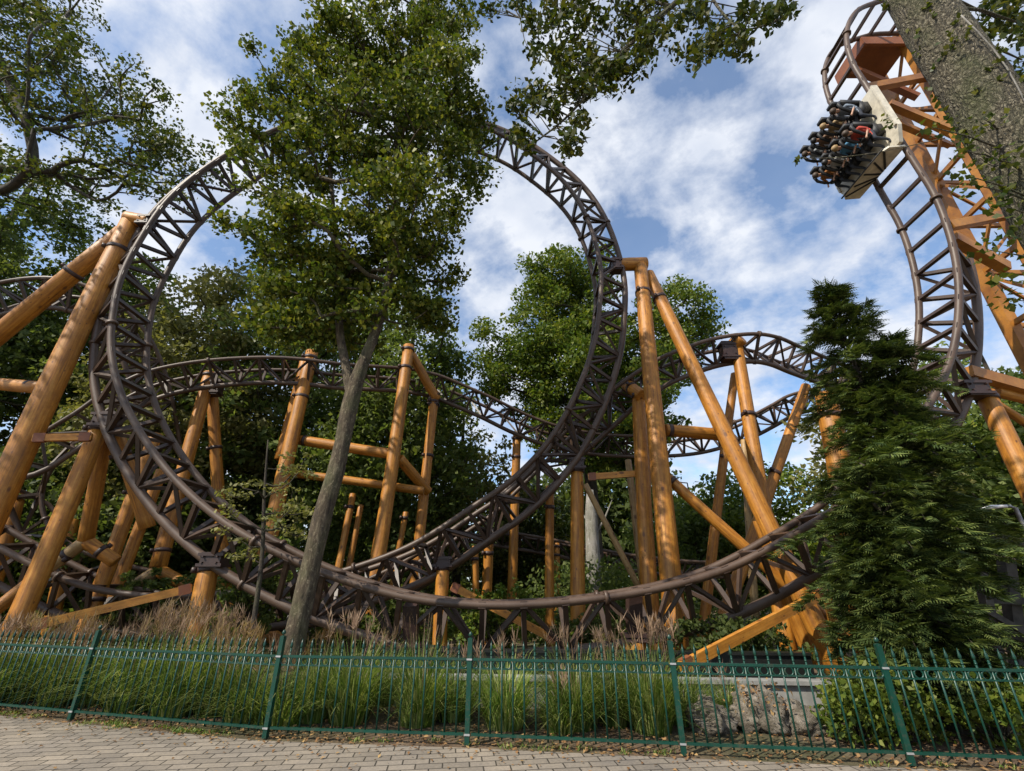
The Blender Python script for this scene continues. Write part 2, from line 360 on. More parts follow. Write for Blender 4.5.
# ------------------------------------------------------------------ track
G = 1.15; BB = .88; RT = .078; BT = .098
TRK = {}
def track(key, ctrl, label, side=None, bank=0, gauge=G, bb=BB, name='coaster_track', step=.8, scale=1.0, swap=False, ladder=0.0):
    """ctrl: near rail points; side: world vector near rail -> far rail (or None: level track)."""
    D = dense([at(*c[:3]) for c in ctrl], .2)
    n = len(D); T = np.gradient(D, axis=0); T /= np.linalg.norm(T, axis=1)[:, None]
    Sd = np.zeros_like(D); Nn = np.zeros_like(D)
    for i in range(n):
        t = T[i]
        if side is None:
            up = np.array((0, 0, 1.0)); s = np.cross(up, t); s /= np.linalg.norm(s)
            if s[1] < 0 and not swap: s = -s
            if i and s.dot(Sd[i-1]) < 0: s = -s
            b = bank if not callable(bank) else bank(i/(n-1))
            u = np.cross(s, t); u = u if u[2] > 0 else -u
            s2 = s*math.cos(b) + u*math.sin(b); u = u*math.cos(b) - s*math.sin(b); s = s2
        else:
            s = side(D[i], i/(n-1)); s = s - t*t.dot(s); s /= np.linalg.norm(s)
            u = -np.cross(t, s); 
        Sd[i] = s; Nn[i] = u
    if side is not None:
        # riders' side: the track is travelled from the start; pick the sign from the key
        pass
    Nr = D; Fr = D + Sd*gauge; B = D + Sd*gauge/2 - Nn*bb
    TRK[key] = (D, Sd, Nn, T)
    o = Vector(D[len(D)//2]); o.z = 0
    t = thing(name, label, 'coaster track', o, 'brown steel tracks of the roller coaster')
    lad = int(n*ladder)
    for nm, P, r_, m in (('rail', Nr, RT*scale, RAIL), ('rail', Fr, RT*scale, RAIL), ('backbone', B[lad:], BT*scale, RAIL)):
        MB().tube([Vector(p) for p in P], r_, 10).build(nm, m, t, off=o)
    k = int(step/.2+.5)
    for c, i in enumerate(range(k, n-k, k)):
        m = MB(); nx = Vector(B[i+k]) if i+k < n else None
        a, f, b = Vector(Nr[i]), Vector(Fr[i]), Vector(B[i]); u = Vector(Nn[i]); w = .092*scale
        m.bar(a, f, w, w, u)
        if i >= lad: m.bar(a, b, w, w, T[i]); m.bar(f, b, w, w, T[i])
        if nx is not None and i-k >= lad:
            # zigzag: rails at this node to the backbone at the next, and across between the rails
            m.bar(Vector(Nr[i-k]), b, w*.8, w*.8, u) if c % 2 == 0 else m.bar(a, Vector(B[i-k]), w*.8, w*.8, u)
            m.bar(Vector(Fr[i-k]), b, w*.8, w*.8, u) if c % 2 == 0 else m.bar(f, Vector(B[i-k]), w*.8, w*.8, u)
        # rail saddle plates
        t_ = Vector(T[i])
        m.bar(a-t_*.07, a+t_*.07, .12*scale, .12*scale, u); m.bar(f-t_*.07, f+t_*.07, .12*scale, .12*scale, u)
        m.build('truss_bay', TRUSS, t, False, off=o)
    for i in range(k*7, n-k*3, k*9):            # bolted flanges
        t_ = Vector(T[i])
        for P in ((Nr, Fr, B) if i >= lad else (Nr, Fr)): MB().tube([Vector(P[i])-t_*.035, Vector(P[i])+t_*.035], .125*scale, 12).build('flange', RAIL, t, off=o)
    return t
def proj(p):
    x, y, z = p[0], p[1], p[2]-H
    d = y*CT+z*ST; return (512+F*x/d, 385.5-F*(z*CT-y*ST)/d)

MAIN = [(960, -6, 8.7), (925, -4, 8.7), (898, -3, 8.7), (878, 2, 8.7), (858, 10, 8.7), (848, 26, 8.7), (847, 44, 8.7), (853, 64, 8.7), (865, 84, 8.7), (882, 111, 8.7), (899, 138, 8.7),
 (916, 165, 8.7), (933, 192, 8.7), (946, 223, 8.7), (955, 256, 8.7), (959, 290, 8.7), (957, 330, 8.75), (949, 364, 8.8), (934, 396, 8.85), (912, 430, 8.95), (886, 464, 9.05), (860, 492, 9.15),
 (832, 512, 9.25), (800, 531, 9.3), (763, 552, 9.4), (724, 570, 9.5), (674, 585, 9.55), (609, 597, 9.6), (541, 604, 9.6), (480, 605, 9.6), (409, 598, 9.6), (335, 577, 9.6), (272, 550, 9.6),
 (220, 519, 9.6), (172, 476, 9.6), (137, 427, 9.6), (118, 385, 9.6), (111, 348, 9.6), (113, 315, 9.6), (121, 278, 9.65), (142, 237, 9.7), (172, 196, 9.8), (226, 155, 10.0),
 (290, 124, 10.3), (370, 107, 10.7), (440, 114, 11.0), (500, 134, 11.3), (542, 162, 11.5), (564, 182, 11.6), (581, 206, 11.7), (594, 238, 11.8), (601, 271, 11.9), (600, 302, 11.9), (595, 340, 12.0),
 (574, 398, 12.0), (545, 446, 12.1), (507, 484, 12.2), (474, 506, 12.3), (440, 529, 12.3), (402, 550, 12.4), (350, 569, 12.4), (300, 583, 12.4), (260, 590, 12.4), (202, 595, 12.3), (150, 596, 12.2), (101, 590, 12.1), (67, 580, 12.0), (34, 565, 11.8), (0, 548, 11.6), (-60, 515, 11.2), (-130, 480, 11)]
_D = dense([at(*c[:3]) for c in MAIN], .2); LAD = (np.argmin(np.linalg.norm(_D-np.array(at(950, 238, 8.7)), axis=1))+.5)/len(_D)
def mside(p, q): return np.array((0.02, 1.0, 0.0))
track('main', MAIN, 'thick brown track dropping at the right edge and running round the big vertical loop', side=mside, ladder=LAD)
T34 = [(200, 604, 14.8), (280, 600, 14.5), (340, 589, 14.2), (385, 572, 14), (430, 546, 13.8), (470, 519, 13.6), (500, 496, 13.4), (530, 468, 13.3), (560, 437, 13.2), (591, 409, 13.1), (615, 388, 13), (655, 361, 13), (682, 349, 13), (713, 339, 13), (736, 335, 13), (760, 334, 13), (780, 338, 13.2), (798, 346, 13.6),
 (822, 356, 14.3), (850, 368, 15.3), (866, 380, 16.6), (858, 390, 17.8), (825, 394, 18.6), (780, 404, 19.0), (757, 416, 19.1), (733, 428, 19.2), (696, 439, 19.5), (649, 443, 19.5), (591, 441, 19.5), (547, 433, 19), (514, 421, 18.5), (480, 404, 18), (439, 387, 17.5), (409, 380, 17), (372, 377, 16.5), (338, 375, 16), (304, 371, 15.6), (264, 370, 15.3), (202, 375, 14.8), (153, 386, 14.4), (115, 405, 14.1), (80, 435, 13.9), (54, 465, 13.9), (42, 492, 14), (48, 525, 14.2), (80, 550, 14.5), (125, 565, 15), (170, 575, 15.5)]
track('far', T34, 'thin brown track turning by the conifer and winding back across the far side', scale=.85, bb=.76, gauge=1.05)
T2 = [(-110, 330, 13), (-60, 304, 13), (-20, 288, 13), (15, 280, 13), (51, 278, 13.1), (84, 285, 13.4), (118, 303, 13.9), (148, 335, 14.6), (166, 375, 15.4), (176, 420, 16.2), (184, 470, 17)]
track('left', T2, 'brown track arching in at the left edge behind the leaning log posts', scale=.92)
T5 = [(380, 515, 21), (440, 522, 21), (501, 531, 21), (555, 540, 21), (602, 550, 21), (640, 556, 21), (700, 562, 21), (760, 560, 21)]
track('low', T5, 'dark low track far behind the posts under the big loop', bb=.6, scale=.8)
for y in (): pass
D, Sd, Nn, T = TRK['main']
import os
if os.environ.get('DBG'):
    for i in range(0, len(D), 12):
        print('trk', np.round(D[i], 1), 'N', np.round(proj(D[i])), 'F', np.round(proj(D[i]+Sd[i]*G)), 'B', np.round(proj(D[i]+Sd[i]*G/2-Nn[i]*BB)))

# ------------------------------------------------------------------ log supports
def cyl_local(name, a, b, r1, r2, m, parent, off, seg=20, rings=10, wob=.012):
    """log built along its own Z axis so that the grain runs along it"""
    a = Vector(a); b = Vector(b); l = (b-a).length; q = (b-a).to_track_quat('Z', 'Y')
    k = MB(); vs = []; ph = random.uniform(0, 6); 
    bx, by = random.uniform(-.006, .006)*l, random.uniform(-.006, .006)*l
    prof = [(0, .9), (.012/max(l, .1), 1)] + [(i/rings, 1) for i in range(1, rings)] + [(1-.012/max(l, .1), 1), (1, .9)]
    for s, e in prof:
        rr = (r1+(r2-r1)*s)*e
        for j in range(seg):
            an = 2*math.pi*j/seg; w = 1+wob*math.sin(an*3+ph+s*9)+wob*.6*math.sin(an*2-ph+s*17)
            vs.append((rr*w*math.cos(an)+bx*math.sin(math.pi*s), rr*w*math.sin(an)+by*math.sin(math.pi*s), l*s))
    R_ = len(prof); fs = [(i*seg+j, i*seg+(j+1) % seg, (i+1)*seg+(j+1) % seg, (i+1)*seg+j) for i in range(R_-1) for j in range(seg)]
    fs += [tuple(range(seg-1, -1, -1)), tuple((R_-1)*seg+j for j in range(seg))]
    k.add(vs, fs); o = k.build(name, m, parent)
    o.location = a-off; o.rotation_mode = 'QUATERNION'; o.rotation_quaternion = q; return o
def ring(parent, off, a, b, f, r, h=.11, m=None):
    a = Vector(a); b = Vector(b); c = a+(b-a)*f; t = (b-a).normalized()
    k = MB(); k.tube([c-t*h/2, c-t*h/2, c+t*h/2, c+t*h/2], [r*1.0, r*1.07, r*1.07, r*1.0], 20)
    x = t.orthogonal().normalized(); k.bar(c+x*r*1.02, c+x*(r+.10), .09, h*.9, t)
    return k.build('clamp', m or CLAMP, parent, off=off)
def frame(label, logs, rings=(), planks=(), plates=(), group='log support frames of the roller coaster', name='log_support'):
    """logs: (px1,py1,Y1, px2,py2,Y2, wpx, flags, [kind]); flag g = run on down to the ground"""
    pts = []
    for lg in logs:
        a = at(*lg[0:3]); b = at(*lg[3:6])
        ra = lg[6]/2*(depth(a)+depth(b))/2/F
        fl = lg[7] if len(lg) > 7 else ''
        if 'g' in fl and b.z > -.1:
            d = b-a; b = b + d*((-.15-b.z)/d.z) if d.z < -.01 else b
        pts.append((a, b, ra, fl))
    base = min((p[1] for p in pts), key=lambda v: v.z).copy(); base.z = 0
    t = thing(name, label, 'log support', base, group)
    for a, b, ra, fl in pts:
        nm = 'cross_beam' if 'c' in fl else 'log_post'
        cyl_local(nm, a, b, ra*(.94 if 'c' not in fl else 1), ra*1.03, LOGP if 'w' in fl else LOG, t, base)
    for li, f in rings:
        a, b, ra, fl = pts[li]; ring(t, base, a, b, f, ra)
    for pl in planks:
        a = at(*pl[0:3]); b = at(*pl[3:6]); w = pl[6]*(depth(a)+depth(b))/2/F
        l = (b-a).length; q = (b-a).to_track_quat('Z', 'Y')
        k = MB(); k.box((0, 0, l/2), (w*.62, w, l)); k.box((0, 0, .12), (w*.72, w*1.25, .2), 1); k.box((0, 0, l-.12), (w*.72, w*1.25, .2), 1)
        o = k.build('brace', [PLANK, RUSTD], t, False); o.location = a-base; o.rotation_mode = 'QUATERNION'; o.rotation_quaternion = q
    for px, py, Y, w, h in plates:
        c = at(px, py, Y); s = depth(c)/F
        k = MB(); k.box(c, (w*s, .34, h*s)); k.box(c+Vector((0, 0, h*s*.35)), (w*s*1.25, .40, .06)); k.box(c-Vector((0, 0, h*s*.35)), (w*s*1.25, .40, .06))
        for i in (-1, 1):
            for j in (-1, 1): k.tube([c+Vector((i*w*s*.35, -.22, j*h*s*.2)), c+Vector((i*w*s*.35, .22, j*h*s*.2))], .02, 6)
        k.build('bracket', CLAMP, t, False, off=base)
    return t
frame('pair of thick leaning log posts meeting at the left shoulder of the loop',
      [(133, 218, 10.3, 2, 498, 9.7, 20, 'g'), (124, 232, 10.5, 0, 333, 10.9, 17, 'g'), (127, 218, 10.2, 150, 222, 10.2, 13, 'c'), (-40, 380, 10.6, 44, 388, 9.9, 12, 'c')],
      [(0, .11), (1, .12), (3, .85)], [(33, 438, 9.55, 92, 437, 9.9, 7)], [(147, 223, 10.2, 10, 12)])
frame('splayed cluster of log posts joined under the lower left side of the loop',
      [(100, 426, 10.4, 18, 618, 9.9, 17.5, 'g'), (106, 432, 10.7, 86, 540, 11.6, 13, ''), (117, 436, 10.7, 148, 528, 11.5, 13.5, ''),
       (86, 541, 11.6, 48, 568, 11.6, 12, 'cw'), (86, 541, 11.6, 116, 562, 11.9, 12, 'c'), (48, 568, 11.6, 8, 600, 11.3, 12, 'gc')],
      [(0, .02), (1, .04), (3, .5), (4, .5), (2, .2)], [], [(108, 421, 10.3, 20, 16)])
frame('log post crossing behind the lower left curve of the loop with a second thin log',
      [(156, 434, 12.9, 100, 590, 12.6, 13, 'g'), (162, 470, 13.4, 128, 560, 13.2, 11, 'g')], [(0, .3), (0, .75)])
frame('two slim log posts in a narrow V carrying the far track left of the maple',
      [(210, 373, 14.9, 158, 568, 14.0, 13, ''), (212, 390, 15.2, 219, 492, 15.8, 11, 'g'), (158, 570, 14, 118, 596, 13.6, 12, 'cwg'), (158, 570, 14, 192, 590, 14, 12, 'cg')],
      [(0, .02), (1, .25), (0, .93)], [], [(215, 388, 14.9, 12, 16)])
frame('short stout log stub under the loop bottom left with a long brace board',
      [(209, 566, 10.3, 196, 632, 10.1, 20, 'g')], [(0, .04)], [(192, 588, 10.2, 32, 626, 9.2, 8)], [(215, 560, 10.2, 20, 14)])
frame('tall ladder shaped log frame with crossbeams standing behind the maple trunk',
      [(312, 352, 15.4, 262, 572, 14.4, 14, 'g'), (306, 360, 15.7, 281, 460, 15.8, 12, ''), (409, 346, 15.6, 373, 588, 14.6, 13, 'g'), (435, 392, 16.6, 416, 580, 16.2, 10, 'g'),
       (409, 350, 15.7, 437, 400, 16.6, 9, 'c'), (300, 440, 15.2, 398, 455, 15.2, 10, 'c'), (290, 473, 15.3, 424, 491, 15.6, 8, 'c'), (399, 458, 15.2, 428, 492, 16.3, 10, 'c')],
      [(0, .03), (0, .2), (2, .02), (2, .1), (3, .05), (3, .3), (5, .05), (5, .93)], [], [(434, 400, 16.6, 9, 14), (310, 366, 15.4, 10, 16)])
frame('pair of thin short log posts low between the maple trunk and the loop',
      [(353, 494, 16, 338, 572, 15.6, 7, 'g'), (361, 505, 16.4, 349, 565, 16.2, 6, 'g')], [(0, .1)])
frame('single thin dark log post under the rising track left of the middle',
      [(406, 512, 17, 394, 578, 17, 6, 'g')], [(0, .05)])
frame('short log post in the middle with a brace board slanting down to the right',
      [(443, 566, 12.9, 440, 636, 12.7, 14, 'g')], [(0, .03)], [(452, 586, 12.8, 556, 640, 12.3, 7)], [(443, 562, 12.9, 16, 10)])
for px1, py1, px2, py2, Y, w, lb in ((517, 432, 512, 588, 18.4, 9, 'tall thin log post below the far track left of centre'), (550, 486, 550, 602, 14.0, 9, 'plain upright log post standing between the two middle tracks'),
        (489, 538, 487, 588, 14.6, 10, 'stubby log post under the crossing tracks'), (475, 546, 475, 590, 17, 7, 'thin distant log post left of the stubby one'), (557, 543, 557, 598, 20.8, 6, 'small distant log post carrying the low dark track')):
    frame(lb, [(px1, py1, Y, px2, py2, Y, w, 'g')], [(0, .04), (0, .14)])
frame('square shouldered log post right of centre with a brace bar to its taller neighbour',
      [(577, 466, 12.9, 578, 606, 12.7, 14, 'g'), (585, 484, 12.8, 640, 590, 13.2, 6, 'cw')], [(0, .03)], [(588, 477, 12.8, 646, 473, 12.7, 6)], [(576, 464, 12.8, 14, 12)])
frame('tallest bright log A frame gripping the right side of the loop',
      [(640, 262, 12.6, 676, 632, 11.0, 17, 'g'), (648, 274, 12.7, 832, 660, 10.6, 15.5, 'g'), (617, 265, 12.5, 646, 264, 12.6, 13, 'c'),
       (665, 430, 11.9, 724, 435, 12.1, 12, 'c'), (668, 478, 11.7, 846, 636, 11.2, 12, 'g'), (760, 520, 11.8, 790, 600, 11.9, 15, 'g')],
      [(0, .12), (1, .10), (3, .08), (3, .92), (4, .02)], [], [(616, 266, 12.4, 9, 14)])
frame('stout log post just left of the tallest one with a round capped arm',
      [(638, 392, 12.9, 651, 608, 12.2, 15, 'g'), (646, 396, 13.4, 645, 520, 13.4, 10, 'g'), (626, 384, 13.3, 642, 396, 12.6, 12, 'c'), (628, 460, 14.4, 640, 560, 14.2, 7, 'gw')], [(0, .03), (2, .4)])
frame('log A frame with a round capped head under the crest of the far track',
      [(736, 341, 13.4, 788, 650, 12.2, 14, 'g'), (735, 374, 13.9, 706, 612, 13.9, 9, 'g'), (726, 352, 13.6, 742, 338, 13.1, 13, 'c')], [(0, .02), (0, .3), (1, .35)], [], [(728, 352, 13.3, 14, 20)])
frame('leaning log pair half hidden by the conifer',
      [(806, 386, 15.8, 766, 498, 15, 10, 'g'), (789, 438, 16.6, 760, 520, 16.4, 8, 'g')], [(0, .4)])
frame('thick log post glowing orange through the conifer branches',
      [(826, 395, 10.9, 848, 520, 10.6, 22, 'g')], [(0, .1)])
frame('slim weathered log behind the right hand pair',
      [(744, 440, 18.5, 752, 560, 18.5, 7, 'gw')], [(0, .3)])
frame('long brace board lying low above the fence in front of the right posts',
      [(826, 590, 9.8, 838, 640, 9.9, 9, 'g')], [], [(824, 593, 9.6, 681, 667, 8.3, 9)])
frame('thick leaning log post carrying the drop at the right edge',
      [(984, 392, 9.5, 1026, 478, 9.2, 18, 'g'), (996, 392, 9.6, 1060, 408, 9.9, 10, 'c'), (996, 404, 9.6, 1050, 440, 10.4, 8, 'c')], [(0, .03)], [], [(972, 390, 9.3, 22, 16)])
frame('distant log posts at the far left under the curling track',
      [(16, 500, 14.3, 0, 555, 14.3, 14, 'g'), (72, 520, 15, 60, 580, 15, 12, 'g')], [(0, .2)])
# stub legs under the bottom of the loop (dark steel shoes on short logs)
for px, py, lb in ((411, 642, 'steel shoe on a log stub under the loop bottom, left of the middle'), (634, 632, 'steel shoe on a log stub under the loop bottom by the tall posts')):
    c = at(px, py, 10.1); t = thing('track_footing', lb, 'track footing', (c.x, c.y, 0), 'footings under the bottom of the loop')
    k = MB(); k.bar(at(px, py-38, 9.9), c, .26, .3, (0, 1, 0)); k.box(c-Vector((0, 0, .05)), (.46, .46, .06)); k.box(c-Vector((0, 0, .13)), (.42, .42, .06))
    for i in (-1, 1):
        for j in (-1, 1): k.tube([c+Vector((i*.18, j*.18, -.2)), c+Vector((i*.18, j*.18, 0))], .022, 8)
    k.build('shoe', CLAMP, t, False, off=(c.x, c.y, 0))
    cyl_local('log_stub', (c.x, c.y, -.1), (c.x, c.y, c.z-.16), .21, .2, LOG, t, Vector((c.x, c.y, 0)))

# ------------------------------------------------------------------ lattice tower at the right edge
def tower():
    base = Vector((15.2, 10.6, 0))
    t = thing('lattice_tower', 'orange girder lattice tower holding the top of the drop behind the tree trunk', 'lattice tower', base)
    C = [Vector((14.55, 11.3, 0)), Vector((14.35, 9.9, 0)), Vector((16.1, 9.9, 0)), Vector((16.3, 11.3, 0))]
    for c in C:
        k = MB(); k.box((c.x, c.y, 10.2), (.30, .30, 20.4)); k.build('chord', RUST, t, False, off=base)
    zs = [1+1.9*i for i in range(11)]
    for i, z in enumerate(zs[:-1]):
        k = MB()
        for a in range(4):
            p, q = C[a], C[(a+1) % 4]; up = Vector((0, 0, 1))
            k.bar(p+up*z, q+up*z, .11, .14); 
            e = zs[i+1]
            if a in (1, 2): continue
            if (i+a) % 2: k.bar(p+up*(z+.1), q+up*(e-.1), .075, .075)
            else: k.bar(q+up*(z+.1), p+up*(e-.1), .075, .075)
        k.build('lattice_bay', RUST, t, False, off=base)
    def strut(a, b, w=.2):
        k = MB(); k.bar(a, b, w, w*1.2); k.build('strut', RUST, t, False, off=base)
    strut(at(868, 88, 9.6), at(931, 76, 9.75)); strut(at(889, 104, 9.6), at(951, 130, 9.75)); strut(at(895, 122, 9.8), at(949, 145, 10.9), .16)
    strut(at(949, 226, 9.4), at(1016, 213, 9.75)); strut(at(953, 238, 9.4), at(1006, 268, 9.75), .24); strut(at(968, 372, 9.3), at(1060, 398, 9.75), .22)
    k = MB()                                   # boxed head plate of the tower
    k.box((13.6, 10.5, 19.85), (1.9, 1.4, .12)); k.box((12.7, 10.5, 19.6), (.12, 1.4, .42)); k.box((13.6, 9.8, 19.62), (1.9, .10, .4))
    k.bar((12.6, 10.5, 19.3), (14.5, 10.5, 17.6), .2, .2); k.build('head_box', RUSTD, t, False, off=base)
tower()

# ------------------------------------------------------------------ coaster car and riders
def car():
    D, Sd, Nn, T = TRK['main']
    tgt = at(881, 110, 8.7); i = int(np.argmin([np.linalg.norm(d-np.array(tgt)) for d in D]))
    X = Vector(Sd[i]); Yf = Vector(T[i]); Z = Vector(Nn[i])
    c = Vector(D[i]) + X*G/2
    M = Matrix((X, Yf, Z)).transposed()
    if M.determinant() < 0: M = Matrix((-X, Yf, Z)).transposed()
    M4 = Matrix.Translation(c + Yf*.38 + X*.26) @ M.to_4x4() @ Matrix.Scale(.80, 4)
    t = thing('coaster_car', 'cream roller coaster car with black seats hanging on the steep drop', 'coaster car')
    t.matrix_world = M4
    k = MB()      # deck
    out = [(-1.42, -1.3), (1.42, -1.3), (1.5, .8), (1.25, 1.36), (-1.25, 1.36), (-1.5, .8)]
    k.add([(x, y, .20) for x, y in out]+[(x, y, .34) for x, y in out], [(5, 4, 3, 2, 1, 0), (6, 7, 8, 9, 10, 11)]+[(a, (a+1) % 6, (a+1) % 6+6, a+6) for a in range(6)])
    k.build('deck', CREAM, t, False)
    k = MB(); pr = [(-1.15, .08), (1.15, .08), (1.15, .66), (.95, .82), (-.95, .82), (-1.15, .66)]      # broad front shield
    k.add([(x, 1.40+.10*(z < 0), z) for x, z in pr]+[(x, 1.47+.10*(z < 0), z) for x, z in pr], [(0, 1, 2, 3, 4, 5), (11, 10, 9, 8, 7, 6)]+[((a+1) % 6, a, a+6, (a+1) % 6+6) for a in range(6)])
    k.build('nose_panel', CREAM, t, False)
    for a in (-1.15, -.62, -.05, .55, 1.1):
        k = MB(); k.bar((a*.2, 1.49, .12), (a*.9, 1.49, .76), .06, .03, (0, 1, 0)); k.build('rib', BLACK, t, False)
    k = MB(); k.tube([(-1.1, 1.44, .82), (1.1, 1.44, .82)], .03, 8); k.build('front_bar', BLACK, t)
    for s in (-1, 1):
        k = MB(); k.box((s*1.46, -.25, .30), (.07, 2.05, .22)); k.build('side_skirt', CREAM, t, False)
        for y in (-.95, 1.0):
            k = MB()
            for yy in (-.16, .16):
                k.tube([(s*.46, y+yy, .09), (s*.62, y+yy, .09)], .10, 14); k.tube([(s*.78, y+yy, -.02), (s*.78, y+yy, .05)], .08, 12)
            k.box((s*.62, y, .14), (.3, .5, .12)); k.build('wheel_set', BLACK, t)
    seatm = MB()   # seat: base, back, head bolster
    seatm.box((0, 0, .30), (.46, .46, .14)); seatm.bar((0, -.22, .30), (0, -.34, 1.0), .44, .14, (0, 1, 0)); seatm.bar((0, -.34, 1.0), (0, -.38, 1.28), .30, .12, (0, 1, 0))
    seatm.box((0, -.05, .13), (.36, .4, .26))
    sm = seatm.mesh('seat', BLACK, True)
    rm = MB()      # over the shoulder restraint
    for s in (-1, 1):
        rm.tube([(s*.16, -.34, 1.02), (s*.19, -.18, 1.14), (s*.19, .02, 1.08), (s*.17, .16, .85), (s*.14, .20, .60)], [.055, .06, .058, .052, .042], 9)
    rm.bar((-.17, .20, .60), (.17, .20, .60), .10, .12); rm.tube([(-.18, .24, .74), (.18, .24, .74)], .022, 8)
    rmm = rm.mesh('restraint', BLACK)
    spots = [(x, y) for y in (-.75, .45) for x in (-.9, -.3, .3, .9)]
    for x, y in spots:
        s = link('seat', sm, t); s.location = (x, y, .34); r_ = link('restraint', rmm, s)
    tops = [(.20, .24, .30), (.50, .36, .20), (.30, .18, .12), (.45, .48, .52), (.45, .06, .04), (.10, .28, .48), (.5, .5, .5), (.42, .17, .05)]
    looks = ['rider in a slate top in the upper row nearest the camera', 'rider in a tan top second in the upper row', 'rider in a brown top third in the upper row', 'rider in a light grey top at the far end of the upper row',
             'rider in a red top in the lower row nearest the camera', 'rider in a blue top second in the lower row', 'rider in a pale top third in the lower row', 'rider in an orange top at the far end of the lower row']
    skin = plain('skin', (.48, .27, .18), .55, n=.1); jeans = plain('dark_trousers', (.03, .035, .05), .8)
    hairs = [plain('brown_hair', (.05, .028, .015), .6), plain('fair_hair', (.28, .18, .08), .6), plain('black_hair', (.012, .010, .010), .5)]
    # sort so that the nearest seat (lowest lateral towards the camera) comes first in each row
    near = 1 if (M4 @ Vector((1, 0, 0))).y < (M4 @ Vector((-1, 0, 0))).y else -1
    for r_i, y in enumerate((-.75, .45)):
        for c_i in range(4):
            x = near*(.9-.6*c_i); person(M4 @ Matrix.Translation((x, y, .34)), looks[r_i*4+c_i], [skin, plain('shirt', tops[r_i*4+c_i], .8), jeans], hairs[(r_i*3+c_i) % 3], (r_i*4+c_i))
def person(M4, label, mats, hair, seed):
    rr = random.Random(seed)
    up = rr.uniform(.0, .3)
    V = [((0, -.05, .42), .15), ((0, -.10, .62), .14), ((0, -.14, .84), .155), ((0, -.13, .97), .075), ((0, -.11, 1.07), .06), ((0, -.08, 1.17), .10), ((0, -.09, 1.27), .085)]
    E = [(0, 1), (1, 2), (2, 3), (3, 4), (4, 5), (5, 6)]
    for s in (-1, 1):
        b = len(V)
        V += [((s*.10, .02, .42), .10), ((s*.13, .38, .46), .068), ((s*.14, .46, .10), .045), ((s*.14, .52, .02), .042), ((s*.14, .64, 0), .03)]
        E += [(0, b), (b, b+1), (b+1, b+2), (b+2, b+3), (b+3, b+4)]
        b = len(V)
        V += [((s*.19, -.13, .87), .062), ((s*.25, .02, .66), .045), ((s*.19, .24, .72+up*.2), .034), ((s*.17, .31, .75+up*.25), .03)]
        E += [(2, b), (b, b+1), (b+1, b+2), (b+2, b+3)]
        for f in range(4):
            c = len(V); V += [((s*.17+(f-1.5)*.018, .36, .77+up*.25), .011), ((s*.17+(f-1.5)*.018, .385, .74+up*.25), .009)]; E += [(b+3, c), (c, c+1)]
        c = len(V); V += [((s*.13, .33, .77+up*.25), .011)]; E += [(b+3, c)]
    me = bpy.data.meshes.new('person'); me.from_pydata([v for v, r in V], E, [])
    o = link('person', me); md = o.modifiers.new('s', 'SKIN')
    for i, (v, r) in enumerate(V): me.skin_vertices[0].data[i].radius = (r, r)
    me.skin_vertices[0].data[0].use_root = True
    sb = o.modifiers.new('b', 'SUBSURF'); sb.levels = 1; sb.render_levels = 1
    dg = bpy.context.evaluated_depsgraph_get(); dg.update()
    m2 = bpy.data.meshes.new_from_object(o.evaluated_get(dg)); o.modifiers.clear(); o.data = m2
    m2.materials.clear()
    for m in mats: m2.materials.append(m)
    for p in m2.polygons:
        c = p.center; p.use_smooth = True
        p.material_index = 0 if (c.z > .97 or (c.y > .10 and c.z > .60)) else (1 if c.z > .50 and c.y < .2 else 2)
    # face: nose and eye sockets as small bumps
    for v in m2.vertices:
        if v.co.z > 1.12 and v.co.y > 0 and abs(v.co.x) < .03: v.co.y += .012
    o.matrix_world = M4; tag(o, label, 'person', 'riders in the coaster car')
    h = MB(); n1, n2 = 12, 6; vs = []
    for a in range(n2+1):
        for b in range(n1):
            ph = a/n2*math.pi*.55; an = b/n1*2*math.pi
            vs.append((.118*math.sin(ph)*math.cos(an), -.10+.128*math.sin(ph)*math.sin(an)-.02*a/n2, 1.22+.135*math.cos(ph)))
    h.add(vs, [(a*n1+b, a*n1+(b+1) % n1, (a+1)*n1+(b+1) % n1, (a+1)*n1+b) for a in range(n2) for b in range(n1)]); ho = h.build('hair', hair, o)
car()

# ------------------------------------------------------------------ vegetation
def rand_dirs(n, up=0.0):
    v = RNG.normal(size=(n, 3)); v[:, 2] += up; return v/np.linalg.norm(v, axis=1)[:, None]
def leaves(C, size, aspect=.62, up=.5, droop=0.0, lobed=False):
    """C (n,3) leaf centres -> n quads (diamond, folded)"""
    n = len(C); nrm = rand_dirs(n, up); d = rand_dirs(n); d[:, 2] -= droop
    d -= nrm*(d*nrm).sum(1)[:, None]; d /= np.linalg.norm(d, axis=1)[:, None]+1e-9
    s = np.cross(nrm, d); L_ = (size*RNG.uniform(.5, 1.4, n))[:, None]; w = L_*aspect
    a = C-d*L_*.5; t = C+d*L_*.5; l = C+s*w*.5+nrm*L_*.12-d*L_*.08; r_ = C-s*w*.5+nrm*L_*.12-d*L_*.08
    return np.stack([a, l, t, r_], 1).reshape(-1, 3)
def clump_pts(c, r, n, flat=.6, shell=.55):
    d = rand_dirs(n); q = RNG.random(n)**shell; p = d*q[:, None]*r; p[:, 2] *= flat
    return c + p
def ell_pts(ells, n, mind, shell=.45):
    """spread n clump centres through a union of ellipsoids, biased outward, min distance"""
    vol = np.array([r[0]*r[1]*r[2] for c, r in ells]); pr = vol/vol.sum(); out = []
    tries = 0
    while len(out) < n and tries < n*60:
        tries += 1; k = RNG.choice(len(ells), p=pr); c, r = ells[k]
        d = rand_dirs(1)[0]; q = RNG.random()**shell
        p = np.array(c)+d*q*np.array(r)
        if out and np.min(np.linalg.norm(np.array(out)-p, axis=1)) < mind: continue
        out.append(p)
    return np.array(out)
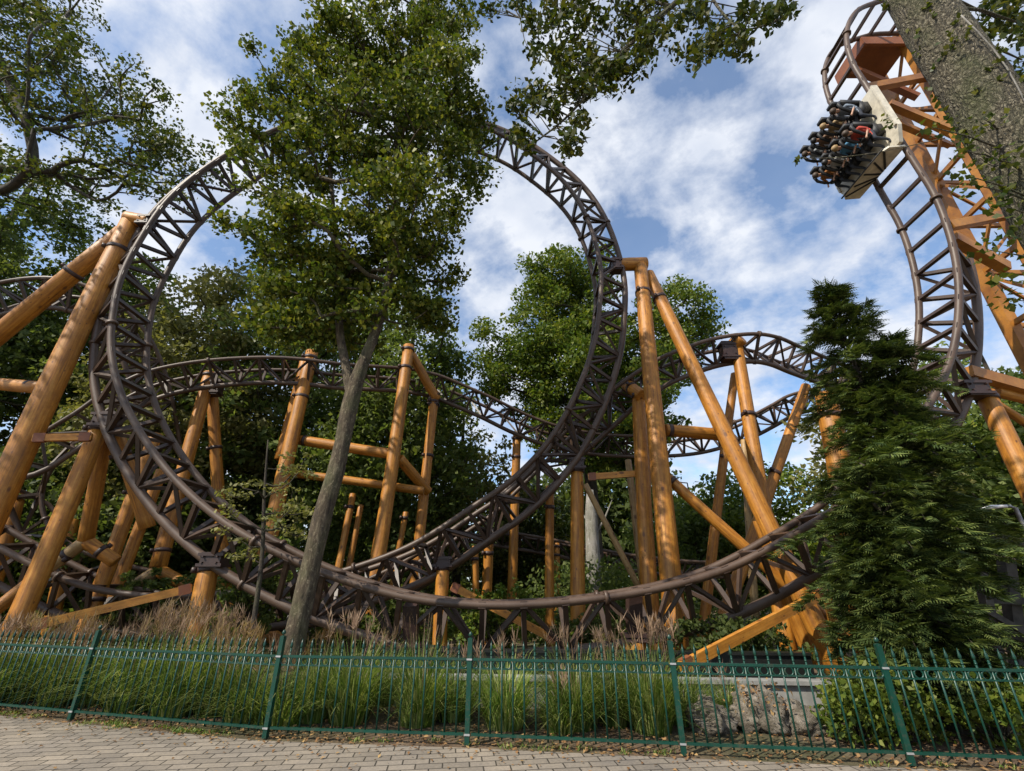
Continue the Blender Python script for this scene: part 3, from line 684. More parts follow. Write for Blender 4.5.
def skeleton(mb, trunk, clumps, r0, rtip=.012, seg=6, sag=.12):
    """trunk: list of (point, radius). clumps hang on limbs grown from the nearest wood"""
    pos = [np.array(p) for p, r in trunk]; par = [-1]+list(range(len(trunk)-1)); cnt = [0]*len(trunk); gd = [i*.0 for i in range(len(trunk))]
    base = np.array(trunk[-1][0]); nt = len(trunk); lowest = nt//3
    order = np.argsort([np.min(np.linalg.norm(np.array(pos)-c, axis=1)) for c in clumps])
    ends = []
    for k in order:
        c = clumps[k]; P = np.array(pos); d = np.linalg.norm(P-c, axis=1)
        cost = d + np.array(gd)*.35 + np.maximum(0, P[:, 2]-c[2]+.1*d)*1.2
        cost[:lowest] += 1e3
        j = int(np.argmin(cost)); a = P[j]; L_ = d[j]; steps = max(2, min(6, int(L_/.5)))
        jit = RNG.normal(size=3)*L_*.07; last = j
        for s in range(1, steps+1):
            f = s/steps; p = a+(c-a)*f + jit*math.sin(math.pi*f); p[2] -= sag*L_*math.sin(math.pi*f)*.5
            pos.append(p); par.append(last); cnt.append(0); gd.append(gd[last]+L_/steps); last = len(pos)-1
        ends.append(last)
    for e in ends:
        k = e
        while k >= 0: cnt[k] += 1; k = par[k]
    rad = [rtip*(max(1, c)**.5)*1.25 for c in cnt]
    rad = [min(r, r0*.6) for r in rad]
    kids = {}
    for i, p in enumerate(par):
        if i >= nt: kids.setdefault(p, []).append(i)
    def chain(i, start):
        pts = [start, pos[i]]; rs = [min(rad[i]*1.3, r0*.6), rad[i]]; cur = i
        while True:
            ks = kids.get(cur, [])
            if not ks: break
            ks = sorted(ks, key=lambda q: -cnt[q])
            for o_ in ks[1:]: todo.append((o_, pos[cur]))
            cur = ks[0]; pts.append(pos[cur]); rs.append(rad[cur])
        rs[-1] = rtip*.5
        mb.tube(pts, rs, seg, cap=False)
    todo = []
    for i in range(nt):
        for k in kids.get(i, []): todo.append((k, pos[i]))
    while todo: chain(*todo.pop())
def tree(name, label, cat, trunk, ells, ncl, mind, crad, nl, size, leafm, barkm, group=None, up=.5, aspect=.62, flat=.6, shell=.45, seg=8, rtip=.012, extra=None, twigs=0, droop=0, cshell=.55):
    base = Vector(trunk[0][0]); base.z = 0
    t = thing(name, label, cat, base, group)
    TP4 = dense([(*p, r) for p, r in trunk], .3); TP = TP4[:, :3]; rr = TP4[:, 3]
    k = MB(); k.tube([Vector(p) for p in TP], list(rr), 18 if seg > 6 else 10, wob=.05)
    cl = ell_pts(ells, ncl, mind, shell)
    if extra is not None: cl = np.vstack([cl, extra])
    skeleton(k, [(tuple(p), r) for p, r in zip(TP, rr)], cl, trunk[0][1], rtip, seg)
    k.build('trunk', barkm, t, off=base)
    P = []
    for c in cl:
        q = RNG.uniform(.65, 1.3)
        P.append(clump_pts(c, crad*q, max(4, int(nl*q*q)), flat, cshell))
    V = leaves(np.vstack(P), size, aspect, up, droop); V -= np.array(base)
    quads('crown', V, leafm, t)
    return t

# --- the maple in front of the loop
def px_ell(px, py, Y, rx, rz, ry):
    c = at(px, py, Y); s = depth(c)/F; return (tuple(c), (rx*s, ry, rz*s/ max(.45, CT*1.0)))
mb_ = gnd(286, 700); mY = 7.9
tr = None
_tp = [(285, 690, .21), (294, 642, .165), (309, 575, .155), (325, 507, .158), (335, 475, .148), (343, 440, .14), (353, 392, .155), (365, 358, .11), (378, 324, .10), (390, 274, .095), (393, 235, .088), (396, 180, .075), (398, 110, .06), (398, 40, .04), (396, -30, .02)]
tr = [(Vector((at(284, 690, mY).x, mY, -.1)), .23)] + [(at(a, b, mY+i*.02), r) for i, (a, b, r) in enumerate(_tp)]
_old = [(Vector((at(284, 690, mY).x, mY, -.1)), .25), (at(290, 640, mY), .20), (at(306, 560, mY), .165), (at(326, 470, mY+.05), .155), (at(352, 385, mY+.1), .15), (at(372, 320, mY+.15), .12), (at(388, 240, mY+.2), .115), (at(396, 150, mY+.2), .085), (at(398, 60, mY+.3), .05), (at(396, -30, mY+.3), .02)]
ells = [px_ell(370, 60, 8, 70, 55, 2.2), px_ell(435, 50, 8, 58, 50, 1.9), px_ell(315, 100, 8, 58, 40, 2.0), px_ell(285, 150, 8, 46, 36, 1.8), px_ell(288, 215, 8, 40, 40, 1.7), px_ell(452, 115, 8.1, 50, 58, 1.9), px_ell(370, 150, 8, 88, 60, 2.4),
        px_ell(318, 262, 8.1, 62, 42, 2.0), px_ell(405, 235, 8.2, 66, 45, 2.2), px_ell(445, 300, 8.4, 22, 24, 1.1), px_ell(385, 320, 8.4, 40, 16, 1.3), px_ell(270, 320, 8.4, 26, 22, 1.2), px_ell(300, 335, 8.4, 34, 16, 1.2), px_ell(420, 305, 8.4, 30, 18, 1.2), px_ell(340, 250, 8.2, 60, 40, 1.8), px_ell(262, 250, 8.2, 26, 34, 1.4), px_ell(440, 240, 8.3, 30, 44, 1.5), px_ell(335, 325, 8.4, 40, 18, 1.5), px_ell(295, 305, 8.3, 46, 28, 1.6), px_ell(350, 300, 8.2, 50, 22, 1.6), px_ell(425, 285, 8.3, 26, 24, 1.3), px_ell(360, -30, 8, 56, 30, 2.0), px_ell(440, -25, 8, 55, 30, 2.0), px_ell(462, 185, 8.2, 30, 48, 1.3)]
tree('maple_tree', 'tall leafy green maple with a forked trunk standing in front of the loop', 'tree', tr, ells, 455, .33, .44, 200, .105, MAPLE, BARK, rtip=.011, up=.35, aspect=.8, flat=.72, shell=.7, cshell=.75)
# second stem of the fork
k = MB(); fs_ = dense([(*at(352, 398, mY+.1), .11), (*at(345, 362, mY+.15), .09), (*at(340, 335, mY+.2), .08), (*at(338, 290, mY+.3), .07), (*at(334, 220, mY+.3), .055), (*at(328, 140, mY+.3), .03)], .2); k.tube([Vector(p[:3]) for p in fs_], [p[3] for p in fs_], 12, wob=.05)
o = bpy.data.objects[[x.name for x in bpy.data.objects if x.name.startswith('maple_tree')][0]]; k.build('fork_stem', BARK, o, off=o.location)

# --- big tree whose trunk stands close on the right and whose limb hangs over the top of the picture
def oak():
    bx, by = 5.15, 3.2; base = Vector((bx, by, 0))
    t = thing('overhanging_tree', 'close rough barked trunk at the top right with a leafy limb hanging over the middle', 'tree', base)
    k = MB(); P = [(bx, by, -.1), (bx, by, 2), (bx-.02, by, 4), (bx-.03, by, 6), (bx-.02, by+.02, 8), (bx, by, 10), (bx+.05, by+.1, 13)]
    TP = dense(P, .12); rr = np.interp(TP[:, 2], [-.1, 1, 3, 8, 13], [.5, .36, .31, .27, .2])
    k.tube([Vector(p) for p in TP], list(rr), 40, wob=.035)
    limbA = [(bx-.1, by, 10.6), at(830, -90, 4.0), at(740, -50, 4.4), at(672, 6, 4.8), at(628, 46, 5.0), at(600, 78, 5.1), at(566, 118, 5.2), at(530, 146, 5.3)]
    limbB = [at(700, -25, 4.6), at(720, 10, 4.5), at(745, 30, 4.4), at(775, 22, 4.3)]
    limbC = [at(672, 6, 4.8), at(610, -5, 5.1), at(560, 10, 5.3), at(520, 18, 5.4)]
    k.tube(dense(limbA, .2), list(np.linspace(.10, .012, len(dense(limbA, .2)))), 10)
    for l in (limbB, limbC): k.tube(dense(l, .2), list(np.linspace(.035, .01, len(dense(l, .2)))), 8)
    sp = [(612, 20, 5.1, 30, 20), (570, 30, 5.2, 34, 22), (648, 20, 4.9, 24, 22), (590, 70, 5.1, 36, 24), (556, 95, 5.2, 30, 22), (620, 78, 5.0, 24, 16), (525, 100, 5.3, 16, 18), (540, 20, 5.3, 28, 14), (702, 22, 4.6, 26, 18),
          (725, 42, 4.5, 26, 18), (755, 14, 4.4, 24, 12), (790, 10, 4.3, 18, 12), (690, 54, 4.7, 16, 12), (580, 130, 5.2, 12, 16), (560, 60, 5.2, 30, 22), (640, 52, 4.9, 22, 14), (660, -14, 4.8, 60, 14), (575, -12, 5.2, 50, 16), (500, 5, 5.4, 26, 10), (572, 146, 5.2, 8, 10), (520, 140, 5.3, 12, 12)]
    LP = []
    wood = [Vector(p) for p in dense(limbA, .15)] + [Vector(p) for l in (limbB, limbC) for p in dense(l, .15)]
    for px, py, Y, rx, rz in sp:
        c = at(px, py, Y); s = depth(c)/F
        for q in range(int(rx*rz/45)+3):
            a = random.uniform(0, 6.28); r_ = random.random()**.5
            e = at(px+math.cos(a)*r_*rx, py+math.sin(a)*r_*rz, Y+random.uniform(-.35, .35))
            w = min(wood, key=lambda v: (v-e).length); mid = (w+e)/2 + Vector((random.uniform(-.08, .08), random.uniform(-.08, .08), random.uniform(-.02, .1)))
            k.tube([w, mid, e], [.012, .008, .003], 5, cap=False)
            LP.append(clump_pts(np.array(e), .22, 19, .7))
            LP.append(np.array([np.array(mid+(e-mid)*random.random())+RNG.normal(size=3)*.05 for _ in range(5)]))
    # leaves beyond the trunk at the corner and little shoots on the bark
    for px, py, Y in [(1000, 20, 3.9), (1022, 60, 3.9), (1018, 100, 3.8), (990, -10, 4.0), (1030, 130, 3.7), (1040, 30, 3.9), (1010, -20, 4), (1035, 90, 3.8)]:
        c = at(px, py, Y)
        for q in range(7): LP.append(clump_pts(np.array(c)+RNG.normal(size=3)*.25, .22, 26, .7))
        k.tube([Vector((bx+.1, by+.1, c.z-.6)), (c+Vector((bx, by, c.z-.4)))/2, c], [.03, .02, .008], 6, cap=False)
    TW = []
    for px, py, L_ in [(935, 128, .5), (960, 150, .45), (975, 185, .5), (1000, 160, .5), (990, 250, .8), (1005, 280, .8), (1012, 300, .7), (955, 40, .3), (1000, 205, .45), (1010, 230, .6), (985, 120, .35), (965, 175, .6)]:
        c = at(px, py, 2.9+random.uniform(-.1, .15)); az = Vector((bx, by, c.z)); st = az + (c-az).normalized()*.27
        e = c; k.tube([st, (st+e)/2+Vector((0, 0, .04)), e], [.012, .008, .003], 5, cap=False); TW.append(clump_pts(np.array(e), .16, 24, .8)); TW.append(clump_pts(np.array((st+e)/2), .10, 8, .8))
    # one thin twig reaching left across the car
    tw = [at(945, 138, 2.95), at(880, 152, 3.3), at(830, 158, 3.6), at(797, 158, 3.8)]
    k.tube(dense(tw, .1), .0045, 5); TW.append(clump_pts(np.array(tw[-1]), .07, 9, 1)); TW.append(clump_pts(np.array(at(888, 122, 3.2)), .10, 14, 1)); 
    k.build('trunk', KNOB, t, off=base)
    for q in range(150):                       # small ivy leaves creeping on the bark, thicker low on the side to the street
        z = random.uniform(3.2, 9.5); a = random.uniform(2.2, 5.4)
        if random.random() > .35+.65*(math.sin(z*2.1+a*3) > .1): continue
        rr_ = np.interp(z, [1, 3, 8, 13], [.36, .31, .27, .2])+.03
        TW.append(clump_pts(np.array((bx+math.cos(a)*rr_, by+math.sin(a)*rr_, z)), .06, 5, 1.2))
    V = leaves(np.vstack(LP), .125, .6, .3); V -= np.array(base); quads('crown', V, OAK, t)
    V = leaves(np.vstack(TW), .062, .7, .3); V -= np.array(base); quads('leaves', V, MAPLE, t)
    # climbing stem on the bark
    st = [Vector((bx-.16, by-.30, z)) + Vector((math.sin(z*1.3)*.06+math.sin(z*3.1)*.03, math.cos(z*2.2)*.02-.01, 0)) for z in np.arange(.2, 7.5, .3)]
    m = MB(); m.tube(st, .007, 6); m.build('climbing_stem', BARKG, t, off=base)
oak()

# --- the wood behind
def big(name, label, x, y, h, r, leafm, group='tall trees of the wood behind the coaster', ncl=110, nl=150, size=.24, zlow=.2, cr=1.0, barkm=BARKD, seed=0, lean=0, layers=None, cat='tree', aspect=.62, droop=0, flat=.6):
    tr = [(Vector((x, y, -.1)), .02*h), (Vector((x+lean*.3, y, h*.35)), .015*h), (Vector((x+lean*.7, y, h*.65)), .010*h), (Vector((x+lean, y, h*.93)), .004*h)]
    zc = h*(1+zlow)/2; hz = h*(1-zlow)/2
    ells = layers or [((x+lean*.6, y, zc), (r, r, hz)), ((x+lean*.5, y, zc*.8), (r*1.1, r*1.1, hz*.55)), ((x+r*.3, y, zc*1.15), (r*.6, r*.6, hz*.6))]
    return tree(name, label, cat, tr, ells, ncl, cr*.7, cr, nl, size, leafm, barkm, group, seg=6, rtip=.02, aspect=aspect, droop=droop, flat=flat, up=.6)
def X(px, Y, py=500): return at(px, py, Y).x
big('broadleaf_tree', 'dark spreading tree at the top left with bare lower branches', -25, 14.5, 17, 6, OAK, layers=[(tuple(at(20, 60, 14)), (5.5, 3.5, 2.6)), (tuple(at(90, 110, 14)), (4.6, 3, 1.9)), (tuple(at(150, 155, 14)), (3.0, 2.2, 1.3)), (tuple(at(0, -10, 14)), (5, 3, 3)), (tuple(at(50, 175, 14)), (4.4, 2, 1.3)), (tuple(at(140, 195, 14)), (2.4, 1.5, .7))], ncl=250, nl=95, size=.19, cr=.8)
big('broadleaf_tree', 'dark rounded tree behind the leaning posts at the far left', X(40, 18, 170), 18, 24, 6.2, BACKG, ncl=330, nl=170, zlow=.05)
big('broadleaf_tree', 'dark green tree seen through the left curve of the loop', X(140, 20, 260), 20, 19.0, 3.6, BACKG, ncl=200, nl=160, zlow=.05)
big('broadleaf_tree', 'pale olive tree right of the left curve of the loop', X(235, 19.3, 270), 19.3, 17.0, 4.0, BACKY, ncl=220, nl=150, zlow=.08)
big('broadleaf_tree', 'deep green tree behind the forked maple trunk', X(335, 22, 260), 22, 20.5, 5.2, BACKG, ncl=290, nl=170, zlow=.05)
big('broadleaf_tree', 'shadowy tree with a leaning top right of the maple', X(415, 20, 320), 20, 15.8, 3.2, BACKG, ncl=190, nl=160, zlow=.05)
big('linden_tree', 'big round topped bright green linden behind the right side of the loop', X(585, 21, 400), 21, 18.5, 4.6, LIND, ncl=330, nl=250, size=.20, zlow=.12, cr=.85,
    layers=[(tuple(at(575, 300, 21)), (2.6, 2.6, 3.6)), (tuple(at(520, 360, 20.5)), (2.8, 2.8, 3.0)), (tuple(at(600, 380, 21)), (4.4, 3.4, 3.6)), (tuple(at(665, 330, 21.5)), (2.9, 2.8, 2.7)), (tuple(at(600, 430, 21)), (4.0, 3, 2.2)), (tuple(at(555, 290, 21)), (2.0, 2, 2.4))])
big('broadleaf_tree', 'grey green willowy tree low behind the crossing tracks', X(460, 24), 24, 12, 3.4, BACKY, ncl=80, nl=130, zlow=.05)
big('broadleaf_tree', 'rusty tinged small tree behind the upright middle posts', X(530, 25), 25, 6.6, 2.8, OAK, ncl=70, nl=130, zlow=.02)
big('broadleaf_tree', 'mid green tree between the tallest posts low down', X(690, 26), 26, 7.6, 3.6, BACKG, ncl=100, nl=140, zlow=.02)
big('broadleaf_tree', 'loose green tree behind the crest of the far track', X(760, 25), 25, 8.0, 3.2, LIND, ncl=90, nl=130, zlow=.02)
big('broadleaf_tree', 'light green tree low behind the conifer at the right', X(970, 20), 20, 11.5, 4.4, LIND, ncl=130, nl=150, zlow=.02)
big('broadleaf_tree', 'pale tree showing its top left of the drop', X(880, 17), 17, 10.0, 1.9, BACKY, ncl=60, nl=110, zlow=.3)
big('broadleaf_tree', 'green tree at the right edge beyond the thick leaning post', X(1050, 17), 17, 12.0, 3.6, BACKG, ncl=110, nl=150, zlow=.02)
big('broadleaf_tree', 'dark tree filling the gap left of the linden low down', X(385, 28), 28, 9.5, 4.6, BACKG, ncl=110, nl=150, zlow=.0)
big('broadleaf_tree', 'dark undergrowth tree at the far left under the track', X(40, 18), 18, 7.0, 4.6, BACKG, ncl=120, nl=170, zlow=.0)
big('broadleaf_tree', 'dark low tree behind the short posts left of the maple', X(190, 19), 19, 6.6, 4.0, BACKG, ncl=110, nl=170, zlow=.0)
big('broadleaf_tree', 'nearest tree cut off by the upper left corner with olive leaves', -16.6, 5.8, 16.5, 3.3, OAK, ncl=90, nl=110, size=.13, zlow=.45, cr=.62, group=None)
tree('young_tree', 'slender young tree with pale leaf sprays crossing the loop rail left of the maple', 'tree', [(Vector((at(262, 600, 9.0).x, 9.0, -.1)), .05), (at(262, 560, 9.0), .04), (at(264, 500, 9.0), .03), (at(268, 440, 9.0), .012)],
     [(tuple(at(262, 500, 8.9)), (.75, .5, .45)), (tuple(at(292, 470, 8.9)), (.6, .4, .4)), (tuple(at(240, 540, 8.9)), (.5, .4, .35)), (tuple(at(300, 520, 8.8)), (.5, .4, .35))], 34, .16, .24, 34, .085, BACKY, BARKD, seg=6, rtip=.006, flat=.35, up=1.2)
# continuous far wood closing the view near the horizon
def farwood():
    P = []
    for i in range(420):
        x = RNG.uniform(-75, 75); y = RNG.uniform(36, 46); h = 8.5+3*math.sin(x*.21)+1.6*math.sin(x*.77+1)
        for z in np.arange(.4, h, 1.5): P.append(clump_pts(np.array((x+RNG.normal()*.8, y, z)), 2.0, 55, .8))
    V = leaves(np.vstack(P), .55, .7, .5); tag(quads('far_wood', V, BACKG), 'dark far-off wood closing the view behind the coaster', 'wood', kind='stuff')
farwood()
def undergrowth():
    P = []
    for i in range(420):
        x = RNG.uniform(-24, 22); y = RNG.uniform(14.5, 19.5); h = 1.5+.8*math.sin(x*.6)
        for z in np.arange(.2, h, .6): P.append(clump_pts(np.array((x, y, z)), .7, 34, .8))
    V = leaves(np.vstack(P), .17, .6, .5); tag(quads('undergrowth', V, BACKG), 'dark leafy undergrowth beneath the coaster posts', 'undergrowth', kind='stuff')
undergrowth()

# --- dead grey trunk
def dead():
    b = at(594, 600, 17); base = Vector((b.x, 17, 0)); t = thing('dead_tree', 'pale bare dead trunk between the middle log posts', 'tree', base)
    k = MB(); k.tube([(b.x, 17, -.1), at(593, 560, 17), at(591, 512, 17), at(590, 490, 17)], [.3, .25, .22, .12], 14, wob=.06)
    k.tube([at(592, 540, 17), at(604, 520, 17), at(612, 500, 17)], [.06, .04, .015], 7); k.tube([at(592, 530, 17), at(582, 512, 17.2)], [.05, .02], 7)
    k.build('trunk', BARKG, t, off=base)
dead()

# --- conifers: drooping flat sprays on whorled limbs
def conifer(label, x, y, h, r, seed, nb=120, z0=.35, powr=.8, lean=0.0):
    cx = lambda z: lean*(max(0, z)/h)**1.4
    rr = random.Random(seed); base = Vector((x, y, 0)); t = thing('cypress_tree', label, 'conifer', base, 'dark conifers at the right')
    k = MB(); k.tube([(0, 0, -.1), (cx(h*.3), 0, h*.3), (cx(h*.6)+.03, 0, h*.6), (cx(h), .03, h)], [.13, .10, .06, .01], 10); Q = []
    for b in range(nb):
        f = (b+.5)/nb; z = z0+(h-z0)*f**.95; L_ = r*((1-f)**powr)*rr.choice((rr.uniform(.3, .8), rr.uniform(.75, 1.25)))+.12; az = b*2.39996+rr.uniform(-.3, .3)
        d = np.array((math.cos(az), math.sin(az), 0)); rise = rr.uniform(.0, .5) if f < .7 else rr.uniform(.5, 1.3)
        n_ = 7; pts = []
        for s in range(n_+1):
            q = s/n_; pts.append(np.array((cx(z), 0, z)) + d*L_*q + np.array((0, 0, L_*(rise*q-.62*q*q))))
        k.tube([tuple(p) for p in pts], list(np.linspace(.022, .004, n_+1)), 5, cap=False)
        side = np.array((-d[1], d[0], 0))
        m_ = int(16+L_*36)
        for s in range(m_):                      # sprays: fern like fans of narrow quads
            q = rr.random()**.6; i0 = min(n_-1, int(q*n_)); p = pts[i0]+(pts[i0+1]-pts[i0])*(q*n_-i0)
            sgn = rr.choice((-1, 1)); sl = rr.uniform(.14, .42)*(1.05-.4*q)
            dd = d*rr.uniform(.35, 1.1)+side*sgn*rr.uniform(.2, 1.0)+np.array((0, 0, rr.uniform(-.45, .35))); dd /= np.linalg.norm(dd)
            nrm = np.array((rr.uniform(-.8, .8), rr.uniform(-.8, .8), 1)); sd = np.cross(nrm, dd); sd /= np.linalg.norm(sd)
            p = p+side*rr.uniform(-.10, .10)+np.array((0, 0, rr.uniform(-.06, .08)))
            nn = 6
            for j in range(nn):
                c0 = p+dd*sl*(j/nn)+np.array((0, 0, -.10*(j/nn)**2*sl)); ll = sl*.48*(1-j/nn*.75)
                for sg in (-1, 1):
                    e = dd*.75+sd*sg*.8; e /= np.linalg.norm(e); w = dd*ll*.17
                    tip = c0+e*ll+np.array((0, 0, -.18*ll)); Q.append((c0-w*.5, c0+e*ll*.5-w, tip, c0+e*ll*.5+w))
            e = p+dd*sl*1.15; Q.append((p, p+dd*sl*.5+sd*.016, e, p+dd*sl*.5-sd*.016))
    k.build('trunk', BARKD, t); quads('crown', np.array(Q).reshape(-1, 3), CONI, t); return t
conifer('tallest feathery dark conifer with a pointed top in front of the crest', at(832, 300, 7.9).x, 7.9, 7.4, 2.05, 1, nb=115, powr=.85, z0=1.9)
conifer('broad dark conifer in front of the foot of the drop', at(895, 345, 7.6).x-1.35, 7.6, 6.0, 1.35, 2, nb=95, powr=.75, lean=1.3)
conifer('low spreading conifer at the right edge above the fence', at(895, 560, 7.0).x, 7.0, 3.4, 1.25, 3, nb=62, powr=.6)
conifer('smaller conifer filling the space below the tallest one', at(892, 620, 7.0).x, 7.0, 2.6, .85, 4, nb=80, powr=.6)

# --- shrubs
def shrub(label, x, y, h, r, m, n=50, nl=60, size=.075, name='shrub'):
    base = Vector((x, y, 0)); t = thing(name, label, 'shrub', base, 'shrubs behind the fence')
    k = MB(); cl = ell_pts([((x, y, h*.5), (r, r*.7, h*.5))], n, .10, .5); P = []
    for c in cl:
        k.tube([(x+random.uniform(-.08, .08), y, 0), ((x+c[0])/2, (y+c[1])/2, c[2]*.6), tuple(c)], [.010, .007, .003], 5, cap=False); P.append(clump_pts(c, .17, nl, .8))
    k.build('stem', BARKD, t, off=base); V = leaves(np.vstack(P), size, .6, .5)-np.array(base); quads('foliage', V, m, t)
shrub('bright yellow green shrub behind the fence under the conifers', at(895, 690, 6.4).x, 6.4, .85, .55, SHRUB, 34)
shrub('leafy green shrub at the right end of the fence', at(985, 700, 6.3).x, 6.3, .7, .6, SHRUB, 30)
shrub('small loose shrub with a creeping skirt beside the boulders', at(852, 700, 6.4).x, 6.4, .6, .40, SHRUB, 30)
shrub('low dark shrub under the long brace board', at(740, 640, 9.6).x, 9.8, 1.2, 1.3, BACKG, 70, size=.10)
shrub('dark round shrub left of the long brace board', at(600, 640, 11).x, 11.5, 1.2, 1.2, BACKG, 60, size=.10)
shrub('pale green shrub behind the middle of the loop', at(495, 600, 12.8).x, 13.2, 1.7, 1.3, LIND, 80, size=.11)
shrub('dark shrub beneath the crossing tracks', at(380, 630, 13).x, 13.6, 1.4, 1.3, BACKG, 60, size=.11)
shrub('white flecked leafy shrub left of the maple trunk', at(262, 520, 11.5).x, 11.6, 3.4, .9, BACKG, 90, size=.11)
shrub('dark leafy shrub in the lower left between the splayed logs', at(150, 560, 13).x, 13.4, 2.2, 1.6, BACKG, 100, size=.12)

# --- ornamental grass
def grass_mesh(seed, h, spread, nb, plumes):
    r = np.random.default_rng(seed); V = []; VP = []
    for i in range(nb):
        a = r.uniform(0, 6.283); rb = r.random()**.5*.22; L_ = h*r.uniform(.45, 1.1); out = spread*r.uniform(.2, 1.1); w = r.uniform(.005, .012)
        d = np.array((math.cos(a), math.sin(a), 0)); s = np.array((-d[1], d[0], 0)); b = d*rb
        pts = [b+d*out*q**1.35+np.array((0, 0, L_*(q*1.35-.72*q**2.3*(.4+out)))) for q in np.linspace(0, 1, 6)]
        for j in range(5):
            w0 = w*(1-j/5.2); w1 = w*(1-(j+1)/5.2); V.append((pts[j]-s*w0, pts[j]+s*w0, pts[j+1]+s*w1, pts[j+1]-s*w1))
    for i in range(plumes):
        a = r.uniform(0, 6.283); d = np.array((math.cos(a), math.sin(a), 0)); s = np.array((-d[1], d[0], 0)); L_ = h*r.uniform(.88, 1.2); o_ = r.uniform(.05, .5)*spread*.9
        pts = [d*.05+d*o_*q**1.5+np.array((0, 0, L_*q)) for q in np.linspace(0, 1, 5)]
        for j in range(4): VP.append((pts[j]-s*.003, pts[j]+s*.003, pts[j+1]+s*.003, pts[j+1]-s*.003))
        tip = pts[-1]
        for q in range(14):
            e = tip+np.array((r.normal()*.055, r.normal()*.055, r.uniform(-.20, .10))); c0 = tip-np.array((0, 0, r.uniform(.08, .2))); ss = np.array((.005, .002, 0)); VP.append((c0-ss*.3, (c0+e)/2-ss, e, (c0+e)/2+ss))
    return V, VP
GM = []
for sd, (h, sp, nb, pl) in enumerate([(1.0, .80, 620, 12), (.88, .75, 520, 8), (.95, .8, 600, 28), (.62, .6, 350, 4)]):
    V, VP = grass_mesh(sd+5, h, sp, nb, pl); a = quads('blades', np.array(V).reshape(-1, 3), GRASS); b = quads('plumes', np.array(VP).reshape(-1, 3), PLUME)
    GM.append((a.data, b.data)); bpy.data.objects.remove(a); bpy.data.objects.remove(b)
clumps = [(-25, 8.3, 2, 1.0, 'plumed grass clump cut by the left edge of the picture'), (-5, 8.3, 1, 1.0, 'green grass clump at the left end of the fence'), (62, 8.2, 2, 1.0, 'plumed grass clump behind the leftmost fence post'), (132, 7.9, 2, 1.05, 'plumed grass clump right of the leftmost fence post'),
          (160, 8.1, 2, 1.1, 'pinkish plumed grass clump in front of the log stub'), (178, 7.6, 0, .95, 'large arching green grass clump left of the stub'), (222, 7.75, 2, 1.05, 'plumed grass clump below the log stub'), (250, 7.3, 1, .95, 'green grass clump left of the maple foot'),
          (318, 7.4, 0, .85, 'grass clump just right of the maple foot'), (352, 7.3, 0, .95, 'full grass clump in the third fence bay'), (420, 7.2, 0, .95, 'upright grass clump left of the middle fence post'), (505, 7.1, 1, 1.0, 'rounded grass clump right of the middle fence post'),
          (575, 7.1, 0, 1.0, 'wide grass clump left of the pair of big ones'), (612, 7.2, 0, .9, 'narrow grass clump squeezed in the fourth fence bay'), (648, 6.9, 0, .95, 'tall grass clump beside the pale boulders'), (385, 8.3, 1, .85, 'thin lightly plumed grass clump at the back left of centre'), (455, 7.5, 3, 1.1, 'small grass tuft just left of the middle post'), (285, 7.2, 3, 1.1, 'small grass tuft at the maple foot'), (560, 6.9, 3, .9, 'small grass tuft close to the fence in the fourth bay'), (680, 7.3, 3, 1.0, 'small grass tuft beside the left boulder'), (725, 7.5, 3, .7, 'small grass tuft behind the boulders'), (20, 8.5, 0, .95, 'leafy grass clump nearest the left edge'), (98, 8.3, 0, .9, 'leafy grass clump between two plumed ones at the left'),
          (60, 8.9, 2, 1.1, 'plumed grass clump furthest back at the left'), (205, 8.9, 2, 1.1, 'plumed grass clump furthest back near the brace board')]
for i, (px, Y, gi, sc, lb) in enumerate(clumps):
    x = X(px, Y, 690); t = thing('ornamental_grass', lb, 'grass clump', (x, Y, -.01), 'ornamental grass clumps behind the fence'); t.rotation_euler.z = i*1.7; t.scale = (sc*1.12*(1+.12*math.sin(i*2.3)), sc*1.12, sc*1.1*(1+.10*math.sin(i*5.1)))
    link('blades', GM[gi][0], t); link('plumes', GM[gi][1], t)
# reddish dead stalks by the tall posts
t = thing('ornamental_grass', 'small tuft of reddish dead stalks at the foot of the tall posts', 'grass clump', (X(665, 8.6, 640), 8.6, 0), 'ornamental grass clumps behind the fence'); t.scale = (.9, .9, 1.05); link('plumes', GM[2][1], t)
# weeds and fallen leaves
P = np.stack([RNG.uniform(-9, 7, 5200), RNG.uniform(-.2, 1, 5200), RNG.uniform(.0, .02, 5200)], 1)
fx = np.array([p.x for p in FP]); fy = np.array([p.y for p in FP])
P[:, 1] = np.interp(P[:, 0], fx, fy) + np.where(P[:, 1] < 0, RNG.normal(size=5200)*.10, P[:, 1]*2.4); P[:, 2] += .004
V = leaves(P, .05, .6, 4.0); _n = 420; Q = np.stack([RNG.uniform(-7, 5, _n), np.zeros(_n), np.full(_n, .012)], 1); Q[:, 1] = np.interp(Q[:, 0], fx, fy)-.12-RNG.exponential(.35, _n)
V = np.vstack([V, leaves(Q, .045, .6, 5.0)]); B_ = clump_pts(np.array((X(752, 6.95, 690), 6.85, .36)), .45, 150, .5); V = np.vstack([V, leaves(B_, .05, .6, .8)])
tag(quads('fallen_leaves', V, LITTER), 'brown fallen leaves on the soil along the fence', 'fallen leaves', kind='stuff')
Vw = []
